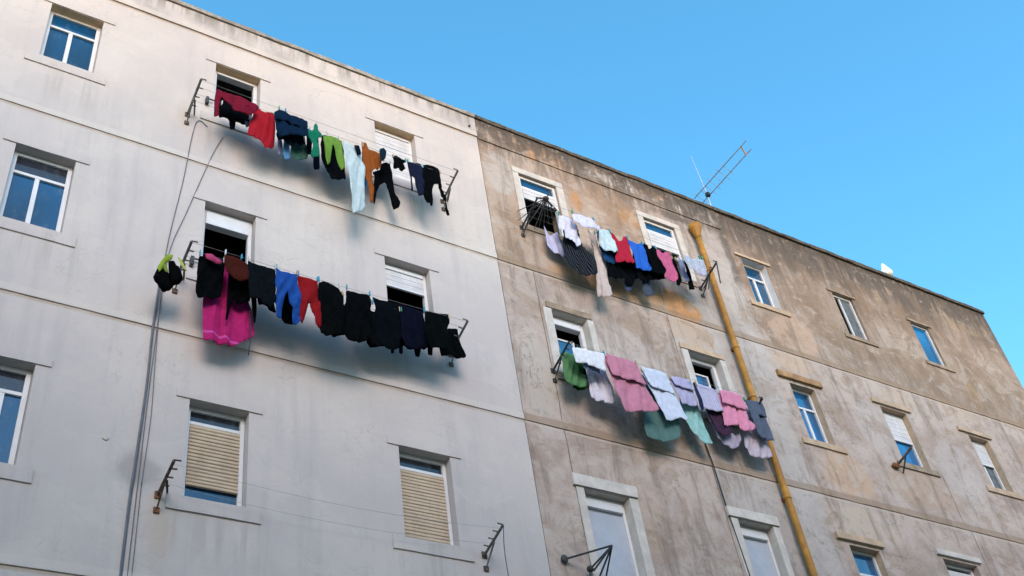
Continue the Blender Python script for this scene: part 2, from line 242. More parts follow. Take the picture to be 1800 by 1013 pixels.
 (4,'towel','cc8098',-0.45,'flap','large dusty pink towel, biggest on the brown wall',[(8.464,11.253),(8.53,11.232),(8.713,11.234),(8.868,11.239),(8.996,11.214),(9.011,11.115),(9.054,10.964),(9.115,10.809),(9.166,10.624),(9.199,10.485),(9.16,10.456),(8.9,10.388),(8.574,10.275),(8.565,10.321),(8.533,10.504),(8.491,10.737),(8.457,10.926),(8.431,11.07)]),
 (4,'towel','c6cce0',-0.35,'flap','large bluish white towel right of the pink one',[(9.154,11.3),(9.282,11.305),(9.521,11.321),(9.635,11.27),(9.669,11.091),(9.719,10.899),(9.769,10.709),(9.831,10.565),(9.763,10.518),(9.665,10.543),(9.539,10.471),(9.387,10.414),(9.364,10.584),(9.293,10.886),(9.201,11.085)]),
 (4,'towel','5d837f',-0.24,'','grey green towel with a rounded hem below the pink and white towels',[(9.141,10.67),(9.203,11.285),(9.699,11.285),(9.761,10.706),(9.717,10.377),(9.664,10.266),(9.429,10.15),(9.222,10.118),(9.066,10.155),(9.056,10.306)]),
 (4,'towel','aaa4c6',-0.35,'flap','short lavender towel left of the blue window',[(9.67,11.283),(9.826,11.295),(10.016,11.306),(10.073,11.206),(10.103,11.057),(10.114,10.884),(10.035,10.843),(9.901,10.828),(9.79,10.819),(9.748,10.961),(9.704,11.104)]),
 (4,'towel','8fbdb8',-0.24,'','pale mint towel with a slanting lower corner',[(9.868,10.714),(9.902,11.285),(10.173,11.285),(10.207,10.722),(10.228,10.585),(10.264,10.435),(10.291,10.323),(10.129,10.273),(10.024,10.336),(9.899,10.472)]),
 (4,'towel','a9a3bd',-0.35,'stripe','lavender towel with a patterned upper edge under the blue window',[(10.149,11.315),(10.372,11.313),(10.61,11.282),(10.633,11.15),(10.608,10.913),(10.466,10.856),(10.275,10.847),(10.177,10.883),(10.143,11.019),(10.125,11.171)]),
 (4,'sock','2a3058',-0.38,'','narrow navy sock between the two lavender towels',[(10.093,11.086),(10.1,11.285),(10.154,11.285),(10.161,11.063),(10.169,10.818),(10.132,10.767),(10.098,10.86)]),
 (4,'shirt','e088a8',-0.35,'flap','pale pink shirt right of the patterned lavender towel',[(10.592,11.271),(10.785,11.302),(11.037,11.295),(11.05,11.137),(11.088,10.957),(11.168,10.769),(11.109,10.702),(10.908,10.622),(10.825,10.704),(10.648,10.68),(10.518,10.627),(10.563,10.823),(10.579,11.035)]),
 (4,'trousers','5f6a80',-0.35,'flap','slate grey trousers in front of the yellow pipe',[(11.1,11.251),(11.247,11.268),(11.471,11.295),(11.485,11.116),(11.486,10.904),(11.48,10.59),(11.399,10.591),(11.212,10.557),(11.175,10.671),(11.159,10.874),(11.108,11.05)]),
 (4,'cloth','4b3048',-0.3,'','dark mauve cloth in shade under the pale pink shirt',[(10.324,10.936),(10.36,11.285),(10.651,11.285),(10.687,10.95),(10.667,10.697),(10.717,10.588),(10.51,10.456),(10.382,10.554)]),
 (4,'shirt','a79cb0',-0.22,'','mauve white shirt drooping below the pale pink shirt',[(10.357,10.877),(10.394,11.285),(10.688,11.285),(10.725,10.87),(10.79,10.61),(10.978,10.708),(10.833,10.418),(10.676,10.34),(10.557,10.401),(10.441,10.472),(10.396,10.662)]),
 (4,'shirt','b8a8b4',-0.22,'','pinkish white shirt hanging lowest beside the yellow pipe',[(11.011,10.737),(11.056,11.285),(11.419,11.285),(11.464,10.747),(11.446,10.516),(11.444,10.363),(11.231,10.303),(11.014,10.312),(10.952,10.447)]),
]

# ------------------------------------------------------------------ materials
def m_white():
    n = NT("white_plaster")
    a = n.noise((1, 1, 1), 0.55, 5, 0.6)
    b = n.noise((2.6, 1, 0.22), 1.3, 5, 0.65)
    c = n.noise((1, 1, 1), 2.2, 6, 0.7, 0.4, (3, 0, 1))
    g = n.noise((7, 1, 0.5), 1.2, 4, 0.6, 0, (9, 2, 4))
    col = n.mix(n.ss(a, 0.35, 0.68), (0.455, 0.39, 0.372), (0.53, 0.455, 0.415))
    col = n.mix(n.math('MULTIPLY', n.ss(b, 0.48, 0.68), 0.42), col, (0.365, 0.322, 0.318))
    col = n.mix(n.math('MULTIPLY', n.ss(c, 0.55, 0.75), 0.35), col, (0.54, 0.475, 0.43))
    gr = n.noise((1, 1, 1), 16, 6, 0.75)
    col = n.mix(n.math('MULTIPLY', n.ss(gr, 0.52, 0.72), 0.30), col, (0.36, 0.315, 0.29))
    pt = n.noise((1, 1, 1.4), 0.9, 8, 0.62, 0.8, (7, 7, 1))
    col = n.mix(n.math('MULTIPLY', n.ss(pt, 0.56, 0.585), 0.22), col, (0.42, 0.375, 0.355))
    col = n.mix(n.math('MULTIPLY', n.ss(pt, 0.42, 0.40), 0.20), col, (0.58, 0.50, 0.45))
    ck = n.noise((1, 1, 1.6), 0.7, 9, 0.6, 0.6, (13, 2, 9))
    ckm = n.math('MULTIPLY', n.ss(n.math('ABSOLUTE', n.math('SUBTRACT', ck, 0.5)), 0.0006, 0.0030, 1.0, 0.0), n.ss(a, 0.44, 0.60))
    col = n.mix(n.math('MULTIPLY', ckm, 0.45), col, (0.22, 0.18, 0.15))
    # faint run-off below the sills and bands
    for cx in (1.0, 3.2, 5.7):
        for cz in (13.5, 10.65, 7.5):
            m = n.math('MULTIPLY', n.band(n.x, cx - 0.5, cx + 0.5, 0.12), n.band(n.z, cz - 0.1, cz + 0.4, 0.3))
            m = n.math('MULTIPLY', m, n.ss(g, 0.48, 0.66))
            col = n.mix(n.math('MULTIPLY', m, 0.45), col, (0.33, 0.285, 0.245))
    # weathered parapet
    m = n.math('MULTIPLY', n.ss(n.z, 15.72, 15.95), n.ss(n.noise((1.6, 1, 0.9), 1.3, 6, 0.7, 0.3, (5, 1, 2)), 0.40, 0.62))
    col = n.mix(n.math('MULTIPLY', m, 0.62), col, (0.30, 0.265, 0.235))
    m = n.math('MULTIPLY', n.ss(n.z, 15.9, 16.35), n.ss(g, 0.44, 0.62))
    col = n.mix(n.math('MULTIPLY', m, 0.7), col, (0.17, 0.145, 0.12))
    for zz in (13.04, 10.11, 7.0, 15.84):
        col = n.mix(n.math('MULTIPLY', n.band(n.z, zz - 0.045, zz + 0.002, 0.012), n.ss(c, 0.3, 0.6, 0.2, 0.5)), col, (0.32, 0.22, 0.14))  # thin brown shadow line under each band, painted into the wall colour
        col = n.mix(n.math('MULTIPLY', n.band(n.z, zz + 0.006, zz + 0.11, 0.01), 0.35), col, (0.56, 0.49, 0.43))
    # grime round the cable clips
    col = n.mix(n.math('MULTIPLY', n.blob(2.38, 8.22, 0.2, 0.2, c, 0.6), 0.5), col, (0.22, 0.20, 0.20))
    col = n.mix(n.math('MULTIPLY', n.blob(2.62, 7.6, 0.12, 0.45, c, 0.6), 0.3), col, (0.40, 0.27, 0.17))
    col = n.mix(n.math('MULTIPLY', n.blob(2.46, 13.9, 0.1, 0.25, c, 0.6), 0.4), col, (0.40, 0.33, 0.26))
    f = n.noise((1, 1, 1), 38, 4, 0.7)
    n.bump(n.math('ADD', n.math('MULTIPLY', f, 0.5), n.math('MULTIPLY', c, 2.2)), 0.35, 0.012)
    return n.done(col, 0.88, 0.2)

def m_brown():
    n = NT("weathered_plaster")
    a = n.noise((1, 1, 1), 0.75, 6, 0.65, 0.5)
    b = n.noise((1, 1, 1), 1.9, 7, 0.7, 0.7, (4, 0, 7))
    c = n.noise((1, 1, 1), 5.0, 6, 0.72, 0.3, (1, 5, 2))
    bc = n.math('ADD', n.math('MULTIPLY', b, 0.55), n.math('MULTIPLY', c, 0.45))
    st = n.noise((3.2, 1, 0.5), 1.2, 6, 0.68, 0.5, (6, 2, 1))
    st2 = n.noise((6.5, 1, 0.7), 1.1, 5, 0.66, 0.4, (2, 8, 3))
    hz = n.noise((0.35, 1, 2.2), 1.3, 5, 0.65, 0.4, (2, 2, 9))
    base = n.mix(n.ss(a, 0.38, 0.60), (0.245, 0.155, 0.108), (0.42, 0.315, 0.258))
    base = n.mix(n.math('MULTIPLY', n.ss(b, 0.50, 0.66), 0.70), base, (0.455, 0.375, 0.335))
    base = n.mix(n.math('MULTIPLY', n.ss(b, 0.46, 0.34), 0.65), base, (0.165, 0.115, 0.085))
    base = n.mix(n.math('MULTIPLY', n.ss(hz, 0.52, 0.66), 0.35), base, (0.38, 0.29, 0.225))
    # second floor band down: paler, greyer
    low = n.ss(n.math('ADD', n.z, n.math('MULTIPLY', n.math('SUBTRACT', b, 0.5), 0.2)), 13.14, 13.0)
    base = n.mix(n.math('MULTIPLY', low, 0.42), base, (0.44, 0.355, 0.32))
    # upper right: darker and browner
    ur = n.math('MULTIPLY', n.ss(n.x, 12.3, 12.9), n.ss(n.z, 12.9, 13.2))
    base = n.mix(n.math('MULTIPLY', ur, 0.50), base, (0.20, 0.145, 0.105))
    # warmer panel right of the white house
    ul = n.math('MULTIPLY', n.ss(n.x, 10.5, 10.2), n.ss(n.z, 13.0, 13.15))
    base = n.mix(n.math('MULTIPLY', ul, 0.45), base, (0.34, 0.235, 0.165))
    # pale smooth render round the yellow pipe
    xw = n.math('ADD', n.x, n.math('MULTIPLY', n.math('SUBTRACT', b, 0.5), 0.35))
    pn = n.math('MULTIPLY', n.band(xw, 11.05, 12.45, 0.09), n.ss(n.z, 15.9, 15.6))
    base = n.mix(n.math('MULTIPLY', pn, 0.78), base, n.mix(n.ss(a, 0.35, 0.65), (0.36, 0.31, 0.285), (0.425, 0.375, 0.35)))
    pn = n.math('MULTIPLY', n.band(n.x, 10.42, 11.1, 0.03), n.ss(n.z, 13.0, 12.9))
    base = n.mix(n.math('MULTIPLY', pn, 0.55), base, (0.40, 0.355, 0.33))
    # repairs and stains, each with its own outline (x, z, half width, half height, colour, strength)
    for cx, cz, rx, rz, colr, k in (
            (7.55, 15.1, 0.28, 0.45, (0.46, 0.43, 0.42), 0.8), (9.05, 15.12, 0.10, 0.2, (0.50, 0.24, 0.09), 0.6),
            (10.15, 15.15, 0.22, 0.2, (0.44, 0.25, 0.12), 0.6), (8.4, 16.0, 0.6, 0.18, (0.45, 0.27, 0.15), 0.7),
            (10.9, 16.1, 0.35, 0.12, (0.45, 0.25, 0.11), 0.7), (9.9, 16.0, 0.5, 0.1, (0.55, 0.51, 0.48), 0.8),
            (11.9, 16.02, 0.7, 0.22, (0.50, 0.47, 0.46), 0.8), (10.75, 13.3, 0.36, 0.30, (0.54, 0.26, 0.09), 0.8),
            (9.3, 13.25, 1.1, 0.16, (0.46, 0.29, 0.16), 0.75), (13.4, 13.55, 0.5, 0.45, (0.50, 0.36, 0.28), 0.75),
            (13.35, 10.62, 0.5, 0.42, (0.52, 0.37, 0.27), 0.75), (13.0, 12.8, 0.4, 0.2, (0.53, 0.40, 0.31), 0.7),
            (10.8, 12.75, 0.5, 0.25, (0.50, 0.38, 0.30), 0.7), (18.1, 13.55, 0.14, 0.3, (0.42, 0.28, 0.16), 0.4),
            (15.2, 10.7, 0.8, 0.35, (0.45, 0.34, 0.28), 0.7), (15.6, 12.75, 0.5, 0.2, (0.50, 0.40, 0.33), 0.6),
            (17.3, 12.85, 0.45, 0.2, (0.49, 0.39, 0.32), 0.6), (13.3, 9.7, 0.7, 0.3, (0.53, 0.45, 0.38), 0.7),
            (7.55, 10.9, 0.3, 0.6, (0.47, 0.43, 0.40), 0.6), (9.4, 11.8, 0.6, 0.5, (0.50, 0.46, 0.45), 0.5),
            (14.6, 11.8, 0.5, 0.5, (0.50, 0.46, 0.46), 0.5), (16.4, 11.4, 0.5, 0.6, (0.50, 0.46, 0.47), 0.5),
            (8.9, 9.0, 0.35, 0.5, (0.47, 0.36, 0.30), 0.6), (14.5, 8.9, 0.6, 0.4, (0.36, 0.30, 0.27), 0.6),
            (18.9, 15.75, 0.9, 0.3, (0.52, 0.40, 0.29), 0.55), (16.3, 15.9, 0.7, 0.2, (0.46, 0.38, 0.31), 0.5)):
        base = n.mix(n.math('MULTIPLY', n.blob(cx, cz, rx * 1.1, rz * 1.1, bc, 0.16), k), base, tuple(v * q for v, q in zip(colr, (0.88, 0.82, 0.76))))
    fl = n.noise((1, 1, 1.3), 1.25, 8, 0.66, 0.9, (11, 3, 5))
    base = n.mix(n.math('MULTIPLY', n.ss(fl, 0.545, 0.585), 0.30), base, (0.47, 0.40, 0.35))
    base = n.mix(n.math('MULTIPLY', n.ss(fl, 0.435, 0.395), 0.36), base, (0.25, 0.16, 0.10))
    ck = n.noise((1, 1, 1.6), 0.7, 9, 0.6, 0.6, (3, 2, 9))
    ckm = n.math('MULTIPLY', n.ss(n.math('ABSOLUTE', n.math('SUBTRACT', ck, 0.5)), 0.0006, 0.0030, 1.0, 0.0), n.ss(a, 0.44, 0.60))
    base = n.mix(n.math('MULTIPLY', ckm, 0.7), base, (0.07, 0.055, 0.045))
    # black mould running down from the coping
    m = n.math('MULTIPLY', n.ss(n.math('ADD', n.z, n.math('MULTIPLY', n.math('SUBTRACT', b, 0.5), 1.4)), 15.1, 16.2), n.ss(st2, 0.38, 0.56))
    m = n.math('MULTIPLY', m, n.ss(n.x, 7.0, 13.5, 0.72, 1.0))
    base = n.mix(m, base, (0.075, 0.06, 0.052))
    m = n.math('MULTIPLY', n.math('MULTIPLY', n.ss(n.x, 12.2, 13.2), n.ss(n.z, 14.4, 15.7)), n.ss(st, 0.42, 0.58))
    base = n.mix(n.math('MULTIPLY', m, 0.72), base, (0.105, 0.08, 0.062))
    m = n.math('MULTIPLY', n.ss(n.z, 16.02, 16.26), n.ss(c, 0.32, 0.50))
    base = n.mix(n.math('MULTIPLY', m, 0.85), base, (0.055, 0.045, 0.035))
    pk = n.noise((1.5, 1, 1.2), 1.6, 7, 0.7, 0.6, (8, 1, 4))
    m = n.math('MULTIPLY', n.ss(n.z, 15.55, 15.95), n.ss(pk, 0.47, 0.56))
    base = n.mix(n.math('MULTIPLY', m, 0.72), base, (0.085, 0.066, 0.055))
    m = n.math('MULTIPLY', n.math('MULTIPLY', n.ss(n.x, 12.6, 13.4), n.ss(n.math('SUBTRACT', n.z, n.math('MULTIPLY', n.math('SUBTRACT', n.x, 13.0), 0.02)), 15.2, 15.75)), n.ss(pk, 0.40, 0.52))
    base = n.mix(n.math('MULTIPLY', m, 0.55), base, (0.10, 0.08, 0.066))
    # run-off beside the pipe head and down the corner of the pale panel
    base = n.mix(n.math('MULTIPLY', n.blob(12.42, 15.2, 0.09, 0.9, c, 0.5), 0.75), base, (0.10, 0.085, 0.075))
    base = n.mix(n.math('MULTIPLY', n.blob(11.3, 15.65, 0.35, 0.1, c, 0.5), 0.8), base, (0.08, 0.065, 0.055))
    # streaks and mottling everywhere
    base = n.mix(n.math('MULTIPLY', n.ss(st, 0.50, 0.66), 0.50), base, (0.145, 0.105, 0.08))
    base = n.mix(n.math('MULTIPLY', n.ss(c, 0.54, 0.68), 0.38), base, (0.47, 0.39, 0.33))
    base = n.mix(n.math('MULTIPLY', n.ss(c, 0.46, 0.34), 0.38), base, (0.16, 0.12, 0.09))
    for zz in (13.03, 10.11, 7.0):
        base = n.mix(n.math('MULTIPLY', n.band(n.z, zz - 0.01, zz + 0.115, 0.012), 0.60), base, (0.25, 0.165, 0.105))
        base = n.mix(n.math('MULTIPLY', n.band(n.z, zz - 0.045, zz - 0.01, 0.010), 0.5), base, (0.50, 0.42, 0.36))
    f = n.noise((1, 1, 1), 30, 5, 0.7)
    n.bump(n.math('ADD', n.math('MULTIPLY', f, 0.6), n.math('ADD', n.math('MULTIPLY', b, 2.0), c)), 0.5, 0.018)
    return n.done(base, 0.9, 0.15)

def m_plain(name, col, rough=0.7, var=0.12, scale=6, spec=0.3, metal=0.0, dirt=None, bump=0.0):
    n = NT(name)
    a = n.noise((1, 1, 1), scale, 5, 0.65)
    dk = tuple(v * (1 - 2.2 * var) for v in col)
    c = n.mix(n.ss(a, 0.35, 0.68), dk, col)
    if dirt:
        d = n.noise((2.2, 1, 1.0), scale * 1.7, 6, 0.7, 0.5, (3, 3, 3))
        c = n.mix(n.math('MULTIPLY', n.ss(d, 0.50, 0.68), 0.7), c, dirt)
    if bump: n.bump(a, bump, 0.01)
    return n.done(c, rough, spec, metal)

def m_glass(name, tint, ior=2.0, rough=0.03):
    n = NT(name)
    n.b.inputs["IOR"].default_value = ior
    wv = n.noise((1, 1, 1), 1.6, 2, 0.5)
    tv = n.noise((0.9, 1, 0.45), 1.0, 2, 0.5, 0, (2, 2, 2)); sm = n.noise((1, 1, 0.5), 9, 5, 0.7)
    tint = n.mix(n.ss(tv, 0.38, 0.62), tuple(v * 0.45 for v in tint), tuple(v * 1.25 for v in tint))
    tint = n.mix(n.math('MULTIPLY', n.ss(sm, 0.5, 0.75), 0.12), tint, (0.25, 0.27, 0.28))
    n.put(n.b.inputs['Roughness'], rough)
    n.bump(wv, 0.06, 0.02)
    m = n.done(tint, rough, 0.5)
    return m

def m_shutter(name, col, pitch=0.045, ln=0.35, bs=1.0):
    n = NT(name)
    fr = n.math('FRACT', n.math('DIVIDE', n.z, pitch))
    a = n.noise((1, 1, 1), 5, 4, 0.6)
    st = n.noise((3, 1, 0.4), 3, 4, 0.6)
    c = n.mix(n.ss(a, 0.3, 0.7), tuple(v * 0.82 for v in col), col)
    c = n.mix(n.math('MULTIPLY', n.ss(st, 0.55, 0.7), 0.35), c, tuple(v * 0.6 for v in col))
    h = n.math('ABSOLUTE', n.math('SUBTRACT', fr, 0.5))
    c = n.mix(n.ss(h, 0.42, 0.49), c, tuple(v * ln for v in col))
    n.bump(n.math('SUBTRACT', 1.0, n.math('POWER', n.math('MULTIPLY', h, 2), 3)), bs, 0.012)
    return n.done(c, 0.6, 0.3)

def m_cloth(hexc, weave):
    n = NT("cloth_" + hexc + weave.replace(',', '_'))
    col = srgb(hexc)
    if max(col) < 0.03: col = tuple(v * 0.5 for v in col)
    g0 = sum(col) / 3; kk = 0.66 + 0.20 * min(1.0, max(0.0, (min(col) - 0.12) / 0.2)); col = tuple((v * 0.90 + g0 * 0.10) * kk for v in col)
    lo = tuple(v * 0.92 for v in col); hi = tuple(min(0.9, v * 1.06 + 0.001) for v in col)
    a = n.noise((1, 1, 1), 11, 4, 0.6)
    c = n.mix(n.ss(a, 0.35, 0.65), lo, hi)
    if 'stripe' in weave:
        wv = n.math('SINE', n.math('MULTIPLY', n.math('ADD', n.x, n.math('MULTIPLY', n.z, 0.12)), 190))
        c = n.mix(n.math('MULTIPLY', n.ss(wv, 0.5, 0.9), 0.55), c, tuple(min(0.8, v * 1.6 + 0.10) for v in col))
    if 'floral' in weave:
        v = n.t.nodes.new("ShaderNodeTexVoronoi"); n.t.links.new(n.pos, v.inputs["Vector"]); v.inputs["Scale"].default_value = 26
        c = n.mix(n.ss(v.outputs["Distance"], 0.34, 0.18), c, n.mix(0.55, v.outputs["Color"], col))
    if 'band' in weave:
        zb = n.math('ADD', n.z, n.math('MULTIPLY', n.math('SINE', n.math('MULTIPLY', n.x, 6.0)), 0.03))
        c = n.mix(n.math('MULTIPLY', n.band(zb, 9.955, 9.985, 0.006), 0.5), c, (0.62, 0.12, 0.42))
    f = n.noise((1, 1, 1), 260, 2, 0.5)
    cr = n.noise((13, 13, 3.2), 1.0, 3, 0.6, 0.8); n.bump(n.math('ADD', n.math('MULTIPLY', f, 0.04), cr), 0.38, 0.05)
    return n.done(c, 0.95, 0.04)

WHITE = m_white(); BROWN = m_brown()
WTRIM = m_plain("white_trim", (0.56, 0.49, 0.43), 0.85, 0.10, 3, dirt=(0.45, 0.38, 0.32), bump=0.15)
BTRIM = m_plain("weathered_trim", (0.33, 0.24, 0.17), 0.9, 0.18, 4, dirt=(0.18, 0.13, 0.09), bump=0.4)
BOUNCE_TAN = m_plain('bounce_tinted_plaster', (0.66, 0.46, 0.28), 0.9, 0.1, 5)  # warm bounce light under the window heads, painted as a tan colour
OCHRE = m_plain("ochre_stone", (0.42, 0.235, 0.11), 0.9, 0.2, 5, dirt=(0.28, 0.17, 0.09), bump=0.3)
CREAM = m_plain("cream_stone", (0.50, 0.35, 0.24), 0.9, 0.12, 5, dirt=(0.36, 0.25, 0.17), bump=0.3)
SURR = m_plain("painted_surround", (0.56, 0.49, 0.44), 0.8, 0.10, 4, dirt=(0.44, 0.37, 0.31), bump=0.2)
COPE = m_plain("dark_coping", (0.10, 0.08, 0.06), 0.95, 0.25, 9, dirt=(0.20, 0.15, 0.10), bump=0.8)
COPEW = m_plain("grey_coping", (0.36, 0.31, 0.26), 0.95, 0.2, 6, dirt=(0.16, 0.13, 0.10), bump=0.6)
FRAME = m_plain("white_aluminium", (0.64, 0.61, 0.61), 0.4, 0.05, 3, 0.5)
GLASS = m_glass("sky_painted_blue_glass", (0.002, 0.045, 0.115), 1.6)  # blue of the mirrored sky is painted into the base colour
GLASSB = m_glass("sky_painted_bright_glass", (0.004, 0.10, 0.25), 1.9)  # same painted sky reflection, stronger blue
GLASSD = m_glass("dark_glass", (0.02, 0.022, 0.03), 1.55, 0.08)
SHW = m_shutter("white_roller_shutter", (0.60, 0.56, 0.56), ln=0.8, bs=0.3)
SHB = m_shutter("beige_roller_shutter", (0.52, 0.38, 0.26), ln=0.5)
SHG = m_plain("pale_blue_grey_panel", (0.40, 0.41, 0.46), 0.5, 0.06, 3)
DARK = m_plain("dark_room_surface", (0.03, 0.03, 0.03), 0.9)
IRON = m_plain("dark_painted_iron", (0.045, 0.045, 0.048), 0.6, 0.2, 20)
GREYI = m_plain("grey_iron", (0.16, 0.155, 0.14), 0.6, 0.2, 20, dirt=(0.20, 0.11, 0.06))
RUST = m_plain("rusty_iron", (0.27, 0.11, 0.045), 0.9, 0.3, 25, dirt=(0.09, 0.045, 0.03))
RUSTY2 = m_plain("rust_spotted_iron", (0.12, 0.085, 0.07), 0.8, 0.3, 25, dirt=(0.25, 0.11, 0.05))
WIRE = m_plain("line_wire", (0.26, 0.25, 0.26), 0.5, 0.1, 20)
CABLE = m_plain("grey_cable", (0.13, 0.135, 0.16), 0.6, 0.1, 12)
BCABLE = m_plain("black_cable", (0.03, 0.03, 0.035), 0.6, 0.1, 12)
PIPE = m_plain("yellow_pipe_paint", (0.44, 0.20, 0.028), 0.6, 0.18, 3.5, dirt=(0.22, 0.095, 0.02), bump=0.15)
ALU = m_plain("antenna_metal", (0.40, 0.41, 0.46), 0.45, 0.1, 12, 0.5, 0.5)
CAPM = m_plain("antenna_plastic", (0.55, 0.30, 0.16), 0.6, 0.1, 12)
VENT = m_plain("white_vent_paint", (0.80, 0.80, 0.78), 0.6, 0.05, 8)
ROOF = m_plain("roof_felt", (0.18, 0.17, 0.16), 0.95, 0.1, 2)
ASPH = m_plain("pale_stone_paving", (0.42, 0.34, 0.25), 0.95, 0.1, 3, bump=0.3)
CURTB = m_plain("blue_curtain", (0.03, 0.22, 0.48), 0.9, 0.1, 8)
CURTG = m_plain("dusty_net_curtain", (0.14, 0.15, 0.16), 0.9, 0.2, 6)
LIMEP = m_plain("lime_rope", (0.34, 0.40, 0.07), 0.7, 0.2, 30)
OPP = m_plain("sand_plaster", (0.60, 0.46, 0.32), 0.9, 0.1, 1.2)

# ------------------------------------------------------------------ setting
g = MB(); g.box(-300, 300, -300, 300, -0.2, 0.0); go = g.build("ground", ASPH); tag(go, kind="structure")

# ------------------------------------------------------------------ facade walls
def facade_wall(name, mat, root, x0, x1, ztop, holes, depth, y1=0.26):
    """front skin with true window openings and their reveals, closed to a hollow block"""
    bm = bmesh.new()
    xs = sorted({x0, x1, *[h[0] for h in holes], *[h[1] for h in holes]})
    zs = sorted({0.0, ztop, *[h[2] for h in holes], *[h[3] for h in holes]})
    V = {}
    def v(x, y, z):
        k = (round(x, 4), round(y, 4), round(z, 4))
        if k not in V: V[k] = bm.verts.new(k)
        return V[k]
    def hole(xm, zm): return any(h[0] < xm < h[1] and h[2] < zm < h[3] for h in holes)
    for i in range(len(xs) - 1):
        for j in range(len(zs) - 1):
            a, b, c, d = xs[i], xs[i + 1], zs[j], zs[j + 1]
            if not hole((a + b) / 2, (c + d) / 2):
                bm.faces.new((v(a, 0, c), v(b, 0, c), v(b, 0, d), v(a, 0, d)))
                bm.faces.new((v(a, y1, c), v(a, y1, d), v(b, y1, d), v(b, y1, c)))
    for a, b, c, d in holes:
        X = [x for x in xs if a <= x <= b]; Z = [z for z in zs if c <= z <= d]
        for k in range(len(X) - 1):
            for z in (c, d): bm.faces.new((v(X[k], 0, z), v(X[k + 1], 0, z), v(X[k + 1], y1, z), v(X[k], y1, z)))
        for k in range(len(Z) - 1):
            for x in (a, b): bm.faces.new((v(x, 0, Z[k]), v(x, 0, Z[k + 1]), v(x, y1, Z[k + 1]), v(x, y1, Z[k])))
    for x in (x0, x1):
        for k in range(len(zs) - 1):
            bm.faces.new((v(x, 0, zs[k]), v(x, y1, zs[k]), v(x, y1, zs[k + 1]), v(x, 0, zs[k + 1])))
    mb = MB(); mb.bm.free(); mb.bm = bm
    # side and back walls
    mb.box(x0, x0 + 0.25, y1, depth, 0, ztop); mb.box(x1 - 0.25, x1, y1, depth, 0, ztop)
    mb.box(x0 + 0.25, x1 - 0.25, depth - 0.25, depth, 0, ztop)
    return mb.build(name, mat, root)

def wavy_bar(x0, x1, ya, yb, za, zb, step=0.12, amp=0.008, seed=0, drop=0.0):
    """a long moulding with slightly uneven edges"""
    mb = MB(); n = max(2, int((x1 - x0) / step)); rings = []
    for i in range(n + 1):
        x = x0 + (x1 - x0) * i / n
        j = [amp * noise.noise(Vector((x * 2.3, seed + k * 3.1, 0))) + 0.5 * amp * noise.noise(Vector((x * 9, seed + k * 7.7, 1))) for k in range(4)]
        rings.append([mb.bm.verts.new(p) for p in ((x, ya + j[0], za + j[1]), (x, yb, za), (x, yb, zb), (x, ya + j[2], zb + j[3]))])
    for i in range(n):
        for k in range(4):
            mb.bm.faces.new((rings[i][k], rings[i][(k + 1) % 4], rings[i + 1][(k + 1) % 4], rings[i + 1][k]))
    mb.bm.faces.new(rings[0]); mb.bm.faces.new(rings[-1][::-1])
    return mb

